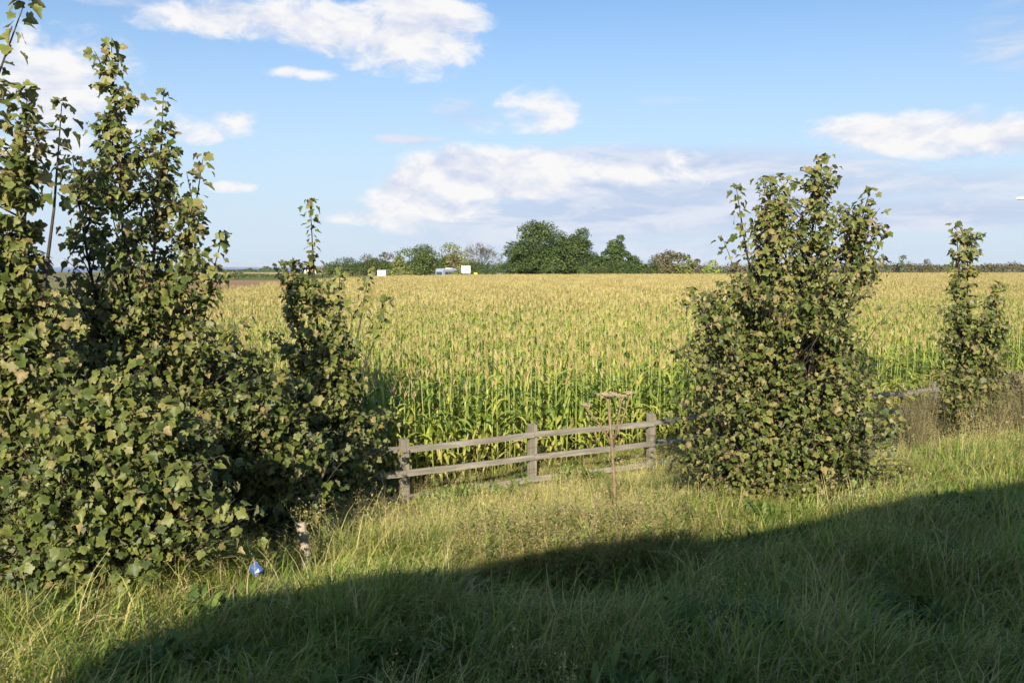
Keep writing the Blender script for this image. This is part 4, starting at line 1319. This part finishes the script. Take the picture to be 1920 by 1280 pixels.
root, w, h, zc = sign_panel('road_sign', 'large pale blank back of a road sign on two posts', 865, 882, 498, 512.5, 214, 'panelback')
for sx in (-.33, .36): MB().box((sx * w, -.075, zc / 2 + h / 4), (.1, .08, zc + h / 2)).build('post', M['metal'], root)
for k in (-.3, .3): MB().box((0, -.045, zc + k * h), (w * .96, .03, .06)).build('rail', M['panelback'], root)
root, w, h, zc = sign_panel('warning_sign', 'small yellow road sign with white arrow right of the pale sign', 888.5, 895, 510.8, 515.5, 203, 'yellow')
for sx in (-.3, .3): MB().box((sx * w, .06, zc / 2), (.05, .05, zc)).build('post', M['metal'], root)
mb = MB(); mb.add([(-.22 * w, -.036, zc + .2 * h), (.0, -.036, zc + .25 * h), (.22 * w, -.036, zc - .1 * h), (.12 * w, -.036, zc - .42 * h), (-.08 * w, -.036, zc - .1 * h)], [(0, 4, 3, 2, 1)]); mb.build('arrow', M['white'], root)
mb = MB(); mb.add([(-.38 * w, -.036, zc + .1 * h), (-.25 * w, -.036, zc + .1 * h), (-.25 * w, -.036, zc - .35 * h), (-.38 * w, -.036, zc - .35 * h)], [(0, 3, 2, 1)]); mb.build('bar', M['black'], root)
root, w, h, zc = sign_panel('direction_sign', 'square blue road sign with white lines right of the broad sycamore', 1626.5, 1638, 503.5, 513, 236, 'bluesign')
MB().box((0, .07, zc / 2), (.09, .09, zc)).build('post', M['metal'], root)
for (dx, dz_, ww, hh) in [(-.05, .28, .55, .07), (-.30, .02, .07, .5), (.05, .02, .45, .07), (.25, -.08, .07, .25), (0, -.26, .5, .07)]:
    MB().box((dx * w, -.036, zc + dz_ * h), (ww * w, .012, hh * h)).build('white_line', M['white'], root)
# round blue sign
q = at(1807, 500.5, 236); zb = gz(q.x, 236); root = thing('round_sign', 'round blue road sign with white arrow behind the thin sapling', 'sign', (q.x, 236, zb))
MB().cyl((0, 0, q.z - zb), (0, 1, 0), .72, .05, 28).build('disc', M['bluesign'], root)
MB().cyl((0, .012, q.z - zb), (0, 1, 0), .79, .05, 28).build('rim', M['white'], root)
MB().box((0, .1, (q.z - zb) / 2), (.09, .09, q.z - zb)).build('post', M['metal'], root)
zc = q.z - zb
mb = MB(); mb.add([(.30, -.03, zc + .42), (.42, -.03, zc + .30), (-.10, -.03, zc - .22), (.08, -.03, zc - .40), (-.42, -.03, zc - .42), (-.40, -.03, zc + .08), (-.22, -.03, zc - .10)], [(0, 6, 5, 4, 3, 2, 1)]); mb.build('arrow', M['white'], root)

# street lamp, only the tip of its lantern reaches into the view
d = 78; q = at(1905, 372, d); cxp = (1975 - 960) / FPX * d; zb = gz(cxp, d)
root = thing('street_lamp', 'street lamp lantern tip at the right edge of the sky', 'street lamp', (cxp, d, zb))
tz = q.z - zb
MB().tube([(0, 0, -.2), (0, 0, 1.2), (0, 0, 1.25), (0, 0, tz - .5)], [.11, .11, .075, .055], 12).build('column', M['metal'], root, True)
MB().tube([(0, 0, tz - .5), (-.12, 0, tz - .15), (-.5, 0, tz - .02), (q.x - cxp + .85, 0, tz)], [.05, .045, .04, .035], 10).build('arm', M['metal'], root, True)
mb = MB(); lx = q.x - cxp
mb.tube([(lx, 0, tz - .01), (lx + .12, 0, tz + .01), (lx + .45, 0, tz + .02), (lx + .95, 0, tz + .01), (lx + 1.0, 0, tz)], [.03, .085, .11, .075, .04], 12); ln = mb.build('lantern', M['white'], root, True)
MB().box((lx + .42, 0, tz - .085), (.55, .14, .06)).build('lens', M['glass'], ln, False, .02)


def house(label, px, d, w, dp, h, rh, wallm, rz):
    x = (px - 960) / FPX * d; z = gz(x, d); root = thing('house', label, 'house', (x, d, z), rz, 'far village houses')
    MB().box((0, 0, h / 2 - .2), (w, dp, h + .4)).build('wall', M[wallm], root)
    mb = MB(); o_ = .3
    mb.add([(-w / 2 - o_, -dp / 2 - o_, h), (w / 2 + o_, -dp / 2 - o_, h), (w / 2 + o_, dp / 2 + o_, h), (-w / 2 - o_, dp / 2 + o_, h), (-w / 2 - o_, 0, h + rh), (w / 2 + o_, 0, h + rh)], [(0, 1, 5, 4), (2, 3, 4, 5), (0, 4, 3), (1, 2, 5), (0, 3, 2, 1)])
    rf = mb.build('roof', M['roof'], root); MB().box((w * .3, 0, h + rh), (.7, .6, 1.5)).build('chimney', M['brick'], rf)
    for k in (-.3, 0, .3):
        wn = MB().box((k * w, -dp / 2 - .02, h * .58), (1.3, .06, 1.1)).build('window', M['white'], root); MB().box((k * w, -dp / 2 - .055, h * .58), (1.1, .03, .9)).build('pane', M['glass'], wn)


house('far pale house with red roof glimpsed between sycamore leaves', 584, 720, 9, 7, 2.8, 2.0, 'render', R(8))
house('far brick house with red roof glimpsed between sycamore leaves', 610, 760, 8, 7, 2.6, 1.9, 'brick', R(-12))

# ------------------------------------------------------------------ the air: a thin haze over land and sea
hm = bpy.data.materials.new('haze'); hm.use_nodes = True; hm.node_tree.nodes.clear()
ho = hm.node_tree.nodes.new('ShaderNodeOutputMaterial'); hv = hm.node_tree.nodes.new('ShaderNodeVolumePrincipled')
hv.inputs['Color'].default_value = (.86, .92, 1.0, 1); hv.inputs['Density'].default_value = HAZE_DENSITY
hm.node_tree.links.new(hv.outputs[0], ho.inputs['Volume'])
MB().box((0, 0, -22.0), (47000, 47000, 82)).build('haze', hm)['kind'] = 'stuff'
